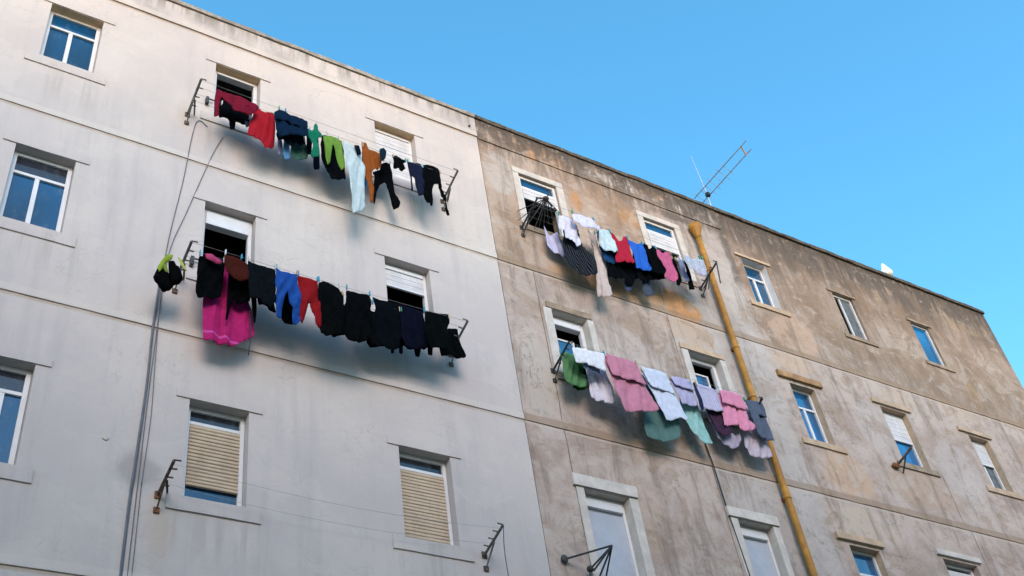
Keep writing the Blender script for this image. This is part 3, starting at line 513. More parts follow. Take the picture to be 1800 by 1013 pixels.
FY = 0.115      # front of the window frames behind the wall face
def window(root, x0, x1, z0, z1, transom=None, mull=None, panes=True, glass=None, dark_top=False, open_below=None,
           shutter=None, sh_z=None, sh_mat=None, box=0.0, lintel=None, lint_mat=None, sill=None, sill_mat=None,
           surround=None, label=None, t=0.05, curtain=None, fy=FY, half=None, reveal=None, head=None, inner=None):
    gl = glass or GLASS
    f = MB(); ft = z1 - 0.004; fb = z0 + 0.004; a = x0 + 0.004; b = x1 - 0.004
    f.box(a, a + t, fy, fy + 0.06, fb, ft); f.box(b - t, b, fy, fy + 0.06, fb, ft)
    f.box(a + t, b - t, fy + 0.002, fy + 0.058, ft - t - box * 0, ft); f.box(a + t, b - t, fy + 0.002, fy + 0.058, fb, fb + t * 0.8)
    if transom: f.box(a + t, b - t, fy + 0.003, fy + 0.055, transom - 0.022, transom + 0.022)
    if mull:
        top = (transom - 0.022) if transom else ft - t
        f.box(mull - 0.026, mull + 0.026, fy + 0.004, fy + 0.054, fb + t * 0.8, top)
    fr = f.build("window", FRAME, root, bevel=0.003)
    if label: fr["label"] = label
    gy = fy + 0.03
    def pane(xa, xb, za, zb, m, nm="pane"):
        p = MB(); p.box(xa, xb, gy, gy + 0.008, za, zb); return p.build(nm, m, fr)
    zt = transom or (ft - t)
    if transom: pane(a + t, b - t, transom + 0.022, ft - t, GLASSD if dark_top else gl)
    lo = fb + t * 0.8
    if open_below is None and panes:
        if mull:
            pane(a + t, mull - 0.026, lo, zt - 0.022 if transom else zt, gl); pane(mull + 0.026, b - t, lo, zt - 0.022 if transom else zt, gl)
        else: pane(a + t, b - t, lo, zt - 0.022 if transom else zt, gl)
    elif half:      # one sash slid across the other, half the opening free
        pane(half[0], half[1], lo, zt, half[2])
        q = MB(); q.box(half[0] - 0.035, half[0] - 0.001, gy - 0.01, gy + 0.02, lo, zt); q.build("sash_stile", FRAME, fr)
    if box:
        q = MB(); q.box(a + t + 0.001, b - t - 0.001, fy - 0.02, fy + 0.08, ft - t - box, ft - t - 0.002); q.build("shutter_box", FRAME, fr, bevel=0.003)
    if sh_mat:
        za, zb = sh_z; n = int(round((zb - za) / 0.045)); q = MB()
        for k in range(n):
            h = (zb - za) / n
            q.box(a + t + 0.002, b - t - 0.002, fy - 0.006 + 0.002 * (k % 2), fy + 0.012, za + k * h + 0.003, za + (k + 1) * h)
        q.box(a + t + 0.002, b - t - 0.002, fy + 0.013, fy + 0.018, za, zb)
        q.build("roller_shutter", sh_mat, fr)
        q = MB(); q.box(a + t + 0.003, b - t - 0.003, fy - 0.012, fy + 0.016, za - 0.03, za + 0.001); q.build("shutter_rail", FRAME if sh_mat is not SHB else SHB, fr)
    if inner:
        xa, xb, za, zb = inner; yy = fy + 0.10
        q = MB(); q.box(xa, xa + 0.03, yy, yy + 0.04, za, zb); q.box(xb - 0.03, xb, yy, yy + 0.04, za, zb)
        q.box(xa + 0.03, xb - 0.03, yy + 0.002, yy + 0.038, zb - 0.03, zb); q.box(xa + 0.03, xb - 0.03, yy + 0.002, yy + 0.038, za, za + 0.03)
        q.build("inner_sash", FRAME, fr)
        q = MB(); q.box(xa + 0.03, xb - 0.03, yy + 0.016, yy + 0.022, za + 0.03, zb - 0.03); q.build("pane", GLASSB, fr)
    if curtain:
        za, zb, cm = curtain; q = MB(); nn = 14
        pts = [(a + t + (b - a - 2 * t) * i / nn, fy + 0.09 + 0.012 * math.sin(i * 2.1)) for i in range(nn + 1)]
        for i in range(nn):
            v = [q.bm.verts.new(p) for p in ((pts[i][0], pts[i][1], za), (pts[i + 1][0], pts[i + 1][1], za), (pts[i + 1][0], pts[i + 1][1], zb), (pts[i][0], pts[i][1], zb))]
            q.bm.faces.new(v)
        q.build("curtain", cm, fr, smooth=True)
    if lintel:
        xa, xb, za, zb, pr = lintel
        wavy_bar(xa, xb, -pr, -0.0005, za, zb, 0.1, 0.004, xa).build("lintel", lint_mat, fr)
    if sill:
        xa, xb, za, zb, pr = sill
        wavy_bar(xa, xb, -pr, -0.0005, za, zb, 0.1, 0.004, xa + 5).build("sill", sill_mat, fr)
        q = MB(); q.box(x0 + 0.002, x1 - 0.002, -0.0004, fy - 0.002, z0 + 0.0005, z0 + 0.006); q.build("sill_slab", sill_mat, fr)
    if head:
        q = MB(); q.box(x0 + 0.005, x1 - 0.005, 0.001, fy - 0.001, z1 - 0.0035, z1 - 0.0005); q.build('head_bounce_tint', head, fr)  # thin sheet added to carry the painted bounce light
    if reveal:
        q = MB(); q.box(x1 - 0.0035, x1 - 0.0005, 0.001, fy - 0.001, z0 + 0.008, z1 - 0.006); q.build("reveal_lining", reveal, fr)
        q = MB(); q.box(x0 + 0.0005, x0 + 0.0035, 0.001, fy - 0.001, z0 + 0.008, z1 - 0.006); q.build("reveal_lining", reveal, fr)
        q = MB(); q.box(x0 + 0.005, x1 - 0.005, 0.001, fy - 0.001, z1 - 0.0035, z1 - 0.0005); q.build("reveal_lining", reveal, fr)
    if surround:
        xa, xb, zt2, pr = surround; q = MB()
        q.box(xa, x0 - 0.001, -pr, -0.0005, z0, z1 + 0.001); q.box(x1 + 0.001, xb, -pr, -0.0005, z0, z1 + 0.001)
        q.box(xa, xb, -pr - 0.003, -0.0005, z1 + 0.002, zt2); q.build("surround", SURR, fr, bevel=0.004)
    return fr

# ---- white house
WX0, WX1, ZT = -6.0, 7.215, 16.38
rw = empty("white_apartment_building", (0.6, 0, 0))
tag(rw, "white plastered apartment building with beige roller shutters and grey parapet, left of the weathered one", "building")
A = (0.57, 1.25); B = (2.835, 3.50); Cc = (5.33, 6.02)
r1 = (14.10, 15.27); r2 = (11.13, 12.36); r3 = (8.02, 9.24)
wh = [(c[0], c[1], r[0], r[1]) for c in (A, B, Cc) for r in (r1, r2, r3)]
wh += [(-1.7, -1.02, r[0], r[1]) for r in (r1, r2, r3)]
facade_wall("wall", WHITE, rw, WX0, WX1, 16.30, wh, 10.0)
# parapet band, coping, storey bands
wavy_bar(WX0, WX1 - 0.001, -0.022, -0.0005, 15.84, 16.298, 0.15, 0.006, 1).build("parapet_band", WHITE, rw)
wavy_bar(WX0, WX1 - 0.001, -0.05, 0.30, 16.302, ZT, 0.08, 0.012, 2).build("coping", COPEW, rw)
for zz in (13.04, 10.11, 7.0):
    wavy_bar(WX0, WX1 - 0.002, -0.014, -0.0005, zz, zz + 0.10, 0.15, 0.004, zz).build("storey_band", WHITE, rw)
m = MB(); m.box(WX0 + 0.26, WX1 - 0.26, 0.27, 9.74, 15.6, 15.8); m.build("roof", ROOF, rw)
m = MB()
for zz in (13.0, 10.05, 7.0): m.box(WX0 + 0.26, WX1 - 0.26, 0.27, 9.74, zz - 0.2, zz)
m.build("floor_slab", DARK, rw)

def lin(c, z, over=0.15): return (c[0] - over, c[1] + over, z, z + 0.10, 0.014)
def sil(c, z, over=0.16): return (c[0] - over, c[1] + over, z - 0.165, z - 0.002, 0.018)
for c, mm in ((A, 0.89), ((-1.7, -1.02), -1.36)):
    window(rw, *c, *r1, head=BOUNCE_TAN, transom=14.95, mull=mm, lintel=lin(c, 15.275), lint_mat=WHITE, sill=sil(c, r1[0]), sill_mat=WHITE)
    window(rw, *c, *r2, transom=12.03, mull=mm, dark_top=True, lintel=lin(c, 12.365), lint_mat=WHITE, sill=sil(c, r2[0]), sill_mat=WHITE)
    window(rw, *c, *r3, transom=8.93, mull=mm + 0.12, dark_top=True, lintel=lin(c, 9.245), lint_mat=WHITE, sill=sil(c, r3[0]), sill_mat=WHITE)
window(rw, *B, *r1, head=BOUNCE_TAN, open_below=True, box=0.03, lintel=lin(B, 15.275), lint_mat=WHITE, sill=sil(B, r1[0]), sill_mat=WHITE, t=0.055)
window(rw, *B, *r2, open_below=True, box=0.22, lintel=lin(B, 12.365), lint_mat=WHITE, sill=sil(B, r2[0]), sill_mat=WHITE)
window(rw, *B, *r3, transom=9.03, dark_top=True, sh_mat=SHB, sh_z=(8.27, 9.0), lintel=lin(B, 9.245), lint_mat=WHITE, sill=sil(B, r3[0]), sill_mat=WHITE)
window(rw, *Cc, *r1, head=BOUNCE_TAN, panes=False, box=0.04, sh_mat=SHW, sh_z=(14.16, 15.17), lintel=lin(Cc, 15.275), lint_mat=WHITE, sill=sil(Cc, r1[0]), sill_mat=WHITE)
window(rw, *Cc, *r2, open_below=True, box=0.06, sh_mat=SHW, sh_z=(11.97, 12.24), lintel=lin(Cc, 12.365), lint_mat=WHITE, sill=sil(Cc, r2[0]), sill_mat=WHITE)
window(rw, *Cc, *r3, transom=9.03, dark_top=True, sh_mat=SHB, sh_z=(8.1, 9.0), lintel=lin(Cc, 9.245), lint_mat=WHITE, sill=sil(Cc, r3[0]), sill_mat=WHITE)

# ---- weathered house
BX0, BX1 = 7.225, 20.1
rb = empty("weathered_apartment_building", (14.0, 0, 0))
tag(rb, "brown stained apartment building with mouldy parapet and yellow drainpipe, right of the white one", "building")
D1 = (7.92, 8.66, 14.05, 15.27); D2 = (8.03, 8.67, 11.1, 12.32); D3 = (7.96, 8.68, 7.95, 9.22)
E1 = (10.49, 11.19, 14.05, 15.32); E2 = (10.60, 11.25, 11.1, 12.33); E3 = (10.57, 11.22, 7.95, 9.28)
F1 = (12.70, 13.30, 14.08, 15.2); F2 = (12.76, 13.33, 11.16, 12.32); F3 = (12.74, 13.38, 8.0, 9.28)
G1 = (14.99, 15.53, 14.06, 15.15); G2 = (14.95, 15.62, 11.22, 12.43); G3 = (14.86, 15.68, 8.0, 9.42)
H1 = (17.14, 17.68, 14.08, 15.12); H2 = (17.24, 17.80, 11.22, 12.38); H3 = (17.2, 17.85, 8.0, 9.35)
holes = [D1, D2, D3, E1, E2, E3, F1, F2, F3, G1, G2, G3, H1, H2, H3]
facade_wall("wall", BROWN, rb, BX0, BX1, 16.303, holes, 10.0)
wavy_bar(BX0 + 0.001, 12.42, -0.018, -0.0005, 15.80, 16.303, 0.12, 0.010, 11).build("parapet_band", BROWN, rb)
wavy_bar(BX0 + 0.001, BX1 + 0.002, -0.045, 0.32, 16.305, 16.385, 0.06, 0.014, 12).build("coping", COPE, rb)
wavy_bar(BX0 + 0.002, BX1, -0.013, -0.0005, 13.03, 13.16, 0.12, 0.008, 13).build("storey_band", BROWN, rb)
wavy_bar(BX0 + 0.002, BX1, -0.013, -0.0005, 10.11, 10.24, 0.12, 0.008, 14).build("storey_band", BROWN, rb)
wavy_bar(BX0 + 0.002, BX1, -0.013, -0.0005, 7.0, 7.13, 0.12, 0.008, 15).build("storey_band", BROWN, rb)
m = MB(); m.box(BX0 + 0.26, BX1 - 0.26, 0.27, 9.74, 15.6, 15.8); m.build("roof", ROOF, rb)
m = MB()
for zz in (13.0, 10.05, 7.0): m.box(BX0 + 0.26, BX1 - 0.26, 0.27, 9.74, zz - 0.2, zz)
m.build("floor_slab", DARK, rb)
# open joints in the render: thin dark sealant strips standing a few millimetres proud
JM = m_plain("dark_joint", (0.12, 0.085, 0.065), 0.95, 0.2, 9)
for xx, za, zb in ((7.84, 10.26, 13.02), (7.84, 7.2, 10.1), (10.38, 10.26, 13.02), (10.38, 13.2, 15.78), (10.38, 7.2, 10.1), (15.95, 7.2, 10.1), (15.85, 10.26, 11.2)):
    j = MB(); prev = None
    for i in range(25):
        z = za + (zb - za) * i / 24; x = xx + 0.014 * noise.noise(Vector((z * 2, xx, 0))) + 0.006 * noise.noise(Vector((z * 9, xx, 0)))
        hw = 0.0042 + 0.003 * noise.noise(Vector((z * 5, xx, 3)))
        cur = [j.bm.verts.new((x - hw, -0.004, z)), j.bm.verts.new((x + hw, -0.004, z))]
        if prev: j.bm.faces.new((prev[0], prev[1], cur[1], cur[0]))
        prev = cur
    j.build("render_joint", JM, rb)

window(rb, *D1, transom=15.01, sh_mat=SHW, sh_z=(14.76, 14.98), open_below=True, surround=(7.80, 8.80, 15.40, 0.02), fy=0.03, sill=(7.85, 8.75, 13.93, 14.048, 0.02), sill_mat=BTRIM)
window(rb, *D2, reveal=SURR, open_below=True, box=0.10, surround=(7.88, 8.78, 12.325, 0.018), inner=(8.12, 8.52, 11.15, 12.0), lintel=(7.95, 8.75, 12.33, 12.44, 0.03), lint_mat=BTRIM, t=0.07, sill=(7.9, 8.8, 10.98, 11.098, 0.03), sill_mat=BTRIM)
window(rb, *D3, reveal=SURR, panes=True, glass=SHG, surround=(7.84, 8.82, 9.225, 0.018), lintel=(7.80, 8.82, 9.23, 9.40, 0.045), lint_mat=SURR, t=0.05, box=0.13, sill=(7.9, 8.8, 7.83, 7.948, 0.03), sill_mat=BTRIM)
window(rb, *E1, transom=15.07, sh_mat=SHW, sh_z=(14.70, 15.04), open_below=True, surround=(10.36, 11.32, 15.44, 0.02), fy=0.03, sill=(10.4, 11.3, 13.93, 14.048, 0.02), sill_mat=BTRIM)
window(rb, *E2, reveal=SURR, open_below=True, surround=(10.46, 11.36, 12.335, 0.018), inner=(10.69, 11.12, 11.15, 12.12), lintel=(10.45, 11.35, 12.34, 12.44, 0.03), lint_mat=CREAM, t=0.07, sill=(10.5, 11.35, 10.98, 11.098, 0.03), sill_mat=BTRIM)
window(rb, *E3, reveal=SURR, glass=SHG, surround=(10.42, 11.34, 9.285, 0.018), lintel=(10.40, 11.34, 9.29, 9.44, 0.045), lint_mat=SURR, box=0.12, sill=(10.5, 11.3, 7.83, 7.948, 0.03), sill_mat=BTRIM)
window(rb, *F1, reveal=FRAME, glass=GLASSB, transom=14.86, mull=13.0, lintel=(12.55, 13.42, 15.21, 15.27, 0.03), lint_mat=CREAM, sill=(12.52, 13.46, 13.98, 14.078, 0.03), sill_mat=CREAM, t=0.04)
window(rb, *G1, open_below=True, half=(15.24, 15.49, CURTG), lintel=(14.86, 15.62, 15.16, 15.21, 0.025), lint_mat=BTRIM, sill=(14.82, 15.68, 13.97, 14.058, 0.03), sill_mat=BTRIM, t=0.035, fy=0.045)
window(rb, *H1, reveal=BTRIM, glass=GLASSB, lintel=(17.05, 17.76, 15.13, 15.18, 0.025), lint_mat=BTRIM, sill=(17.02, 17.84, 14.0, 14.078, 0.025), sill_mat=BTRIM, t=0.03, fy=0.045)
window(rb, *F2, reveal=CREAM, glass=GLASSB, transom=11.93, mull=13.04, lintel=(12.52, 13.52, 12.38, 12.50, 0.05), lint_mat=OCHRE, sill=(12.55, 13.52, 11.05, 11.158, 0.03), sill_mat=CREAM, t=0.04)
window(rb, *G2, reveal=CREAM, glass=GLASSB, sh_mat=SHW, sh_z=(11.84, 12.38), lintel=(14.76, 15.74, 12.46, 12.55, 0.04), lint_mat=CREAM, sill=(14.75, 15.76, 11.11, 11.218, 0.03), sill_mat=BTRIM, t=0.04)
window(rb, *H2, reveal=CREAM, open_below=True, half=(17.52, 17.74, CURTG), sh_mat=SHW, sh_z=(11.86, 12.33), lintel=(16.98, 17.90, 12.41, 12.49, 0.04), lint_mat=CREAM, sill=(17.0, 17.95, 11.11, 11.218, 0.03), sill_mat=CREAM, t=0.04)
window(rb, *F3, reveal=CREAM, glass=GLASSB, transom=8.88, mull=13.06, lintel=(12.50, 13.48, 9.33, 9.43, 0.05), lint_mat=CREAM, sill=(12.55, 13.52, 7.88, 7.998, 0.05), sill_mat=CREAM, t=0.04)
window(rb, *G3, panes=False, sh_mat=SHW, sh_z=(8.06, 9.30), lintel=(14.74, 15.78, 9.46, 9.55, 0.045), lint_mat=SURR, sill=(14.75, 15.76, 7.88, 7.998, 0.05), sill_mat=BTRIM)
window(rb, *H3, glass=GLASS, lintel=(17.1, 17.95, 9.4, 9.5, 0.05), lint_mat=CREAM, sill=(17.0, 17.95, 7.88, 7.998, 0.05), sill_mat=CREAM, t=0.04)

# ---- the house across the street, seen only as reflections and as the shade it throws
ro = empty("opposite_apartment_building", (4, -16, 0))
tag(ro, "sand coloured apartment building across the street, seen only mirrored in the windows", "building")
oh = []
m = MB(); m.box(-22, 34, -30, -16, 0, OPP_H); m.build("wall", OPP, ro)
m = MB(); m.box(-22.1, 34.1, -30.1, -15.9, OPP_H + 0.002, OPP_H + 0.35); m.build("roof", CREAM, ro)
for xx in range(-20, 33, 4):
    for zz in (2, 5, 8, 11, 14):
        q = MB(); q.box(xx, xx + 1.1, -16.0 + 0.002, -15.96, zz, zz + 1.4); w1 = q.build("window", FRAME, ro)
        q = MB(); q.box(xx + 0.08, xx + 1.02, -15.958, -15.95, zz + 0.08, zz + 1.32); q.build("pane", GLASSD, w1)

# ------------------------------------------------------------------ clothes lines
def bracket(parent, x, zb, ztip, reach, mat, plate=True, hooks=True, strut=0.17, hookdir=1, pm=None):
    b = MB()
    b.tube([(x, -0.01, zb), (x, -reach, ztip)], 0.017)
    b.tube([(x + 0.02, -reach * 0.45, zb + (ztip - zb) * 0.45 - 0.005), (x + 0.09, -0.01, zb - strut * 0.1 + 0.06)], 0.012)
    b.tube([(x, -reach * 0.6, zb + (ztip - zb) * 0.6), (x, -0.01, zb - strut)], 0.009)
    if hooks:
        for k in (1.0, 0.76, 0.52, 0.28):
            p = (x, -reach * k, zb + (ztip - zb) * k)
            b.tube([(p[0], p[1], p[2] + 0.006), (p[0] + 0.07 * hookdir, p[1], p[2] + 0.012)], 0.009)
    o = b.build("bracket", mat, parent)
    if plate:
        for pw, pd, pa, pb in ((0.032, 0.016, zb - 0.04, zb + 0.04), (0.03, 0.02, zb - strut - 0.035, zb - strut + 0.025)):
            q = MB(); q.box(x - pw, x + pw, -pd, -0.001, pa, pb); q.build("wall_plate", pm or (RUSTY2 if mat is not IRON else IRON), o)
    return o

def sag_wire(parent, xa, xb, y, z, sag, r=0.0022, mat=None, za=None):
    b = MB(); n = 24
    b.tube([(xa + (xb - xa) * i / n, y, z - 4 * sag * (i / n) * (1 - i / n)) for i in range(n + 1)], r, 5)
    return b.build("wire", mat or WIRE, parent)

LINES = {
    1: dict(x=(2.50, 6.38), z=14.08, y=(-.5, -.38, -.26, -.14)),
    2: dict(x=(2.56, 6.19), z=11.06, y=(-.5, -.38, -.26, -.14)),
    3: dict(x=(7.78, 11.36), z=14.10, y=(-.5, -.38, -.26, -.14)),
    4: dict(x=(7.84, 11.38), z=11.27, y=(-.45, -.35, -.25, -.15))}
LAB = {1: "upper clothes line on the white wall, one end bare left of the first red laundry",
       2: "lower clothes line on the white wall carrying mostly black laundry",
       3: "upper clothes line on the brown wall, ending at the yellow pipe below its funnel",
       4: "lower clothes line on the brown wall carrying pastel towels"}
for k, L in LINES.items():
    r = empty("clothes_line", (L['x'][0], 0, L['z']))
    tag(r, LAB[k], "clothes line", "clothes lines stretched below the windows")
    mt = {1: GREYI, 2: GREYI, 3: IRON, 4: IRON}[k]
    reach = -L['y'][0] + 0.02
    for i, x in enumerate(L['x']):
        bracket(r, x, L['z'] - 0.17, L['z'] - 0.005, reach, mt, hookdir=1 - 2 * i)
    for y in L['y']: sag_wire(r, *L['x'], y, L['z'], 0.015, mat=WIRE)
    if k == 3:      # the folding umbrella-like left end with its thin rods
        hub = Vector((8.0, -0.46, 14.24)); f = MB()
        for e, rr in (((7.74, -0.02, 14.27), .009), ((7.72, -0.02, 14.05), .008), ((7.76, -0.02, 13.80), .012), ((7.93, -0.12, 13.85), .008),
                      ((8.02, -0.14, 13.93), .007), ((8.12, -0.12, 13.96), .007), ((8.22, -0.14, 14.05), .007), ((8.30, -0.2, 14.12), .007), ((8.10, -0.5, 14.42), .012),
                      ((8.36, -0.3, 14.22), .01), ((7.9, -0.35, 14.33), .014), ((8.18, -0.35, 14.24), .016)):
            f.tube([hub, e], [rr * 1.1, rr * 0.7])
        f.ball(hub, 0.045, (1.2, 1, 0.9)); f.build("rod_fan", IRON, r)
    if k == 3 or k == 4:
        f = MB(); xr = L['x'][1]
        f.tube([(xr, -reach, L['z'] + 0.02), (xr - 0.02, -reach * 0.9, L['z'] - 0.45 if k == 3 else L['z'] - 0.02)], 0.012)
        if k == 3:
            f.tube([(xr - 0.1, -0.42, L['z'] - 0.12), (xr - 0.12, -0.2, L['z'] - 0.42)], 0.009); f.tube([(xr, -0.3, L['z'] - 0.1), (xr + 0.02, -0.15, L['z'] - 0.3)], 0.009)
        f.build("end_rod", IRON, r)

# the empty pair of arms at the lowest white windows, with two bare wires
r = empty("clothes_line", (2.58, 0, 8.0)); tag(r, "empty rusty clothes line arms with two bare wires below the beige shutters", "clothes line", "clothes lines stretched below the windows")
bracket(r, 2.59, 7.98, 8.09, 0.47, RUSTY2, pm=RUST); bracket(r, 6.33, 7.97, 8.10, 0.46, GREYI, hookdir=-1)
for y in (-0.44, -0.1): sag_wire(r, 2.6, 6.32, y, 8.07, 0.10, 0.0018, m_plain("pale_wire", (0.36, 0.34, 0.35), 0.6))
# rack below the pale panel window
r = empty("clothes_line", (7.62, 0, 8.0)); tag(r, "black folding clothes arm with splayed struts in front of the pale blue panel", "clothes line", "clothes lines stretched below the windows")
f = MB(); tip = (7.86, -0.44, 8.13)
for e in ((7.44, -0.02, 8.1), (7.74, -0.1, 7.98), (7.78, -0.02, 7.72), (7.9, -0.1, 7.78), (7.66, -0.25, 7.86)): f.tube([tip, e], 0.012)
f.tube([(7.9, -0.14, 7.86), (8.7, -0.14, 7.86)], 0.01); f.tube([(7.74, -0.1, 7.98), (7.72, -0.05, 7.6)], 0.016)
f.ball((7.44, -0.03, 8.1), 0.05, (1, 0.6, 1.2)); f.ball((7.74, -0.1, 7.98), 0.045); f.build("bracket", IRON, r)
# short arm at the blue window, rusty
r = empty("wall_bracket", (14.66, 0, 11.1)); tag(r, "short rusty arm sticking out below the half shuttered blue window", "bracket")
f = MB(); f.tube([(14.66, -0.01, 11.08), (14.70, -0.40, 11.22)], 0.02); f.tube([(14.78, -0.01, 10.98), (14.68, -0.25, 11.15)], 0.014); f.build("arm", RUSTY2, r)
q = MB(); q.ball((14.62, -0.04, 11.07), 0.07, (1.3, 0.6, 0.8)); q.build("wall_plate", RUST, r)
r = empty("wall_bracket", (18.25, 0, 11.2)); tag(r, "small dark arm at the sill of the rightmost shuttered window", "bracket")
f = MB(); f.tube([(18.1, -0.01, 11.15), (18.12, -0.35, 11.25)], 0.018); f.tube([(18.0, -0.03, 11.13), (18.3, -0.03, 11.12)], 0.02); f.build("arm", RUSTY2, r)
# sun-dark clamp left of the top open window and at its lower neighbour
for x, z, lab in ((2.74, 14.36, "small black awning clamp left of the window with the maroon towel"), (2.72, 11.28, "small dark awning clamp left of the square black cloth")):
    r = empty("wall_clamp", (x, 0, z)); tag(r, lab, "clamp"); f = MB()
    f.box(x - 0.02, x + 0.02, -0.06, -0.001, z - 0.11, z + 0.02); f.tube([(x, -0.04, z + 0.0), (x + 0.1, -0.04, z)], 0.012); f.build("clamp_body", IRON, r)

# ------------------------------------------------------------------ laundry
CM = {}
def inside(p, poly):
    x, y = p; c = False; n = len(poly); j = n - 1
    for i in range(n):
        xi, yi = poly[i]; xj, yj = poly[j]
        if (yi > y) != (yj > y) and x < (xj - xi) * (y - yi) / (yj - yi) + xi: c = not c
        j = i
    return c
def segdist(p, a, b):
    ax, ay = a; bx, by = b; px, py = p
    dx, dy = bx - ax, by - ay; l = dx * dx + dy * dy
    t = 0 if l == 0 else max(0, min(1, ((px - ax) * dx + (py - ay) * dy) / l))
    return math.hypot(px - ax - t * dx, py - ay - t * dy)

def clip_above(poly, zc):
    out = []
    for i in range(len(poly)):
        a, b = poly[i], poly[(i + 1) % len(poly)]
        if a[1] >= zc: out.append(a)
        if (a[1] >= zc) != (b[1] >= zc):
            t = (zc - a[1]) / (b[1] - a[1]); out.append((a[0] + (b[0] - a[0]) * t, zc + 0.012 * math.sin(a[0] * 9)))
    return out

def garment(line, kind, hexc, y, weave, label, outline, idx, parent=None, pname='front_flap'):
    poly = list(outline)
    # soften corners once
    q = []
    for i in range(len(poly)):
        a, b = poly[i], poly[(i + 1) % len(poly)]
        q += [(a[0] * .9 + b[0] * .1, a[1] * .9 + b[1] * .1), (a[0] * .1 + b[0] * .9, a[1] * .1 + b[1] * .9)]
    st = 0.024; bd = []
    for i in range(len(q)):
        a, b = q[i], q[(i + 1) % len(q)]; n = max(1, int(math.hypot(b[0] - a[0], b[1] - a[1]) / st))
        bd += [(a[0] + (b[0] - a[0]) * k / n, a[1] + (b[1] - a[1]) * k / n) for k in range(n)]
    x0 = min(p[0] for p in bd); x1 = max(p[0] for p in bd); z0 = min(p[1] for p in bd); z1 = max(p[1] for p in bd)
    rnd = random.Random(idx * 13 + 5)
    inner = []; zz = z0 + st / 2; row = 0
    while zz < z1:
        xx = x0 + (st / 2 if row % 2 else 0)
        while xx < x1:
            p = (xx + rnd.uniform(-.003, .003), zz)
            if inside(p, q) and min(segdist(p, q[i], q[(i + 1) % len(q)]) for i in range(len(q))) > st * 0.55: inner.append(p)
            xx += st
        zz += st * 0.87; row += 1
    pts = [Vector(p) for p in bd] + [Vector(p) for p in inner]; nb = len(bd)
    vo, _, fo, ov, _, _ = delaunay_2d_cdt(pts, [(i, (i + 1) % nb) for i in range(nb)], [list(range(nb))], 1, 1e-6)
    thick = {'bag': .10, 'strap': .03, 'trousers': .014, 'jeans': .015, 'jacket': .018, 'towel': .004, 'folded_towel': .010, 'cloth': .006, 'sock': .010, 'scarf': .030,
             'underwear': .014, 'cap': .034, 'shorts': .014, 'skirt': .010, 'dress': .008}.get(kind, .010)
    width = x1 - x0
    fq = {'towel': 4.5, 'dress': 7, 'skirt': 9, 'trousers': 7, 'sock': 5}.get(kind, 8) * rnd.uniform(.85, 1.2)
    amp = {'bag': .02, 'strap': .01, 'towel': .022, 'dress': .030, 'cloth': .022, 'sock': .006, 'skirt': .026}.get(kind, .024) * min(1, width / .25) * (0.75 if kind in ('towel', 'dress', 'cloth') else 1.1)
    ph = rnd.uniform(0, 6.28); lean = rnd.uniform(-.35, .35); yo = rnd.uniform(-.012, .012)
    zw = LINES[line]['z']
    bm = bmesh.new(); F = []; Bk = []
    for co in vo:
        x, z = co; below = max(0.0, zw - z)
        d = min(segdist((x, z), q[i], q[(i + 1) % len(q)]) for i in range(len(q)))
        r = min(1.0, 0.12 + below / 0.35)
        s = x + lean * (z - zw) + 0.05 * noise.noise(Vector((x * 2.2, z * 1.3, idx)))
        yy = y + yo + amp * r * (1.5 * noise.noise(Vector((s * fq * 1.5, z * 0.7, idx * 2.1))) + 0.35 * math.sin(2 * math.pi * fq * s + ph))
        yy += 0.020 * r * noise.noise(Vector(((x + z * .4) * 9, z * 2.5, idx * 3.7))) + 0.006 * noise.noise(Vector(((x - z * .5) * 24, z * 8, idx)))
        yy += 0.8 * amp * r * (0.5 - abs(noise.noise(Vector((s * fq * 2.6, z * 1.1 + idx, idx * 1.9)))) * 2)
        yy += 0.03 * (r - .4) * noise.noise(Vector((x * 1.5, z * 1.5, idx * 1.3)))
        e = min(1.0, d / 0.045); h = thick * 0.5 * math.sqrt(max(0.0, 1 - (1 - e) ** 2)) + (0.0012 if d < 1e-4 else 0)
        F.append(bm.verts.new((x, yy - h, z))); Bk.append(bm.verts.new((x, yy + h, z)))
    cnt = {}
    for f in fo:
        if len(f) < 3: continue
        try:
            bm.faces.new([F[i] for i in f]); bm.faces.new([Bk[i] for i in f][::-1])
        except ValueError: continue
        for k in range(len(f)):
            e = (f[k], f[(k + 1) % len(f)]); cnt[tuple(sorted(e))] = cnt.get(tuple(sorted(e)), []) + [e]
    for k, v in cnt.items():
        if len(v) == 1:
            a, b = v[0]
            try: bm.faces.new((F[b], F[a], Bk[a], Bk[b]))
            except ValueError: pass
    key = hexc + weave.replace('flap', '')
    if key not in CM: CM[key] = m_cloth(hexc, weave.replace('flap', ''))
    mb = MB(); mb.bm.free(); mb.bm = bm
    name = {'top': 'tank_top', 'cap': 'knitted_cap', 'cloth': 'hanging_cloth', 'folded_towel': 'towel'}.get(kind, kind)
    if parent is not None:
        return mb.build(pname, CM[key], parent, smooth=True)
    o = mb.build(name, CM[key], None, smooth=True)
    recentre(o, (sum(p[0] for p in bd) / len(bd), y, z1))
    cat = {'folded_towel': 'towel', 'top': 'tank top', 'trousers': 'trousers'}.get(kind, kind)
    where = {1: "laundry on the upper line of the white wall", 2: "laundry on the lower line of the white wall",
             3: "laundry on the upper line of the brown wall", 4: "laundry on the lower line of the brown wall"}[line]
    tag(o, label, cat, where)
    if 'flap' in weave:      # the shorter side of a towel folded over the wire
        zc = z1 - (z1 - z0) * 0.40
        garment(line, kind, hexc, y - 0.020, weave.replace('flap', ''), label, [(x0 + (px - x0) * 0.97 + 0.008, pz) for px, pz in clip_above(poly, zc)], idx, parent=o)
    # clothes pegs at the two upper corners of what hangs straight from a wire
    tops = sorted([p for p in bd if zw - 0.07 < p[1]], key=lambda p: p[0])
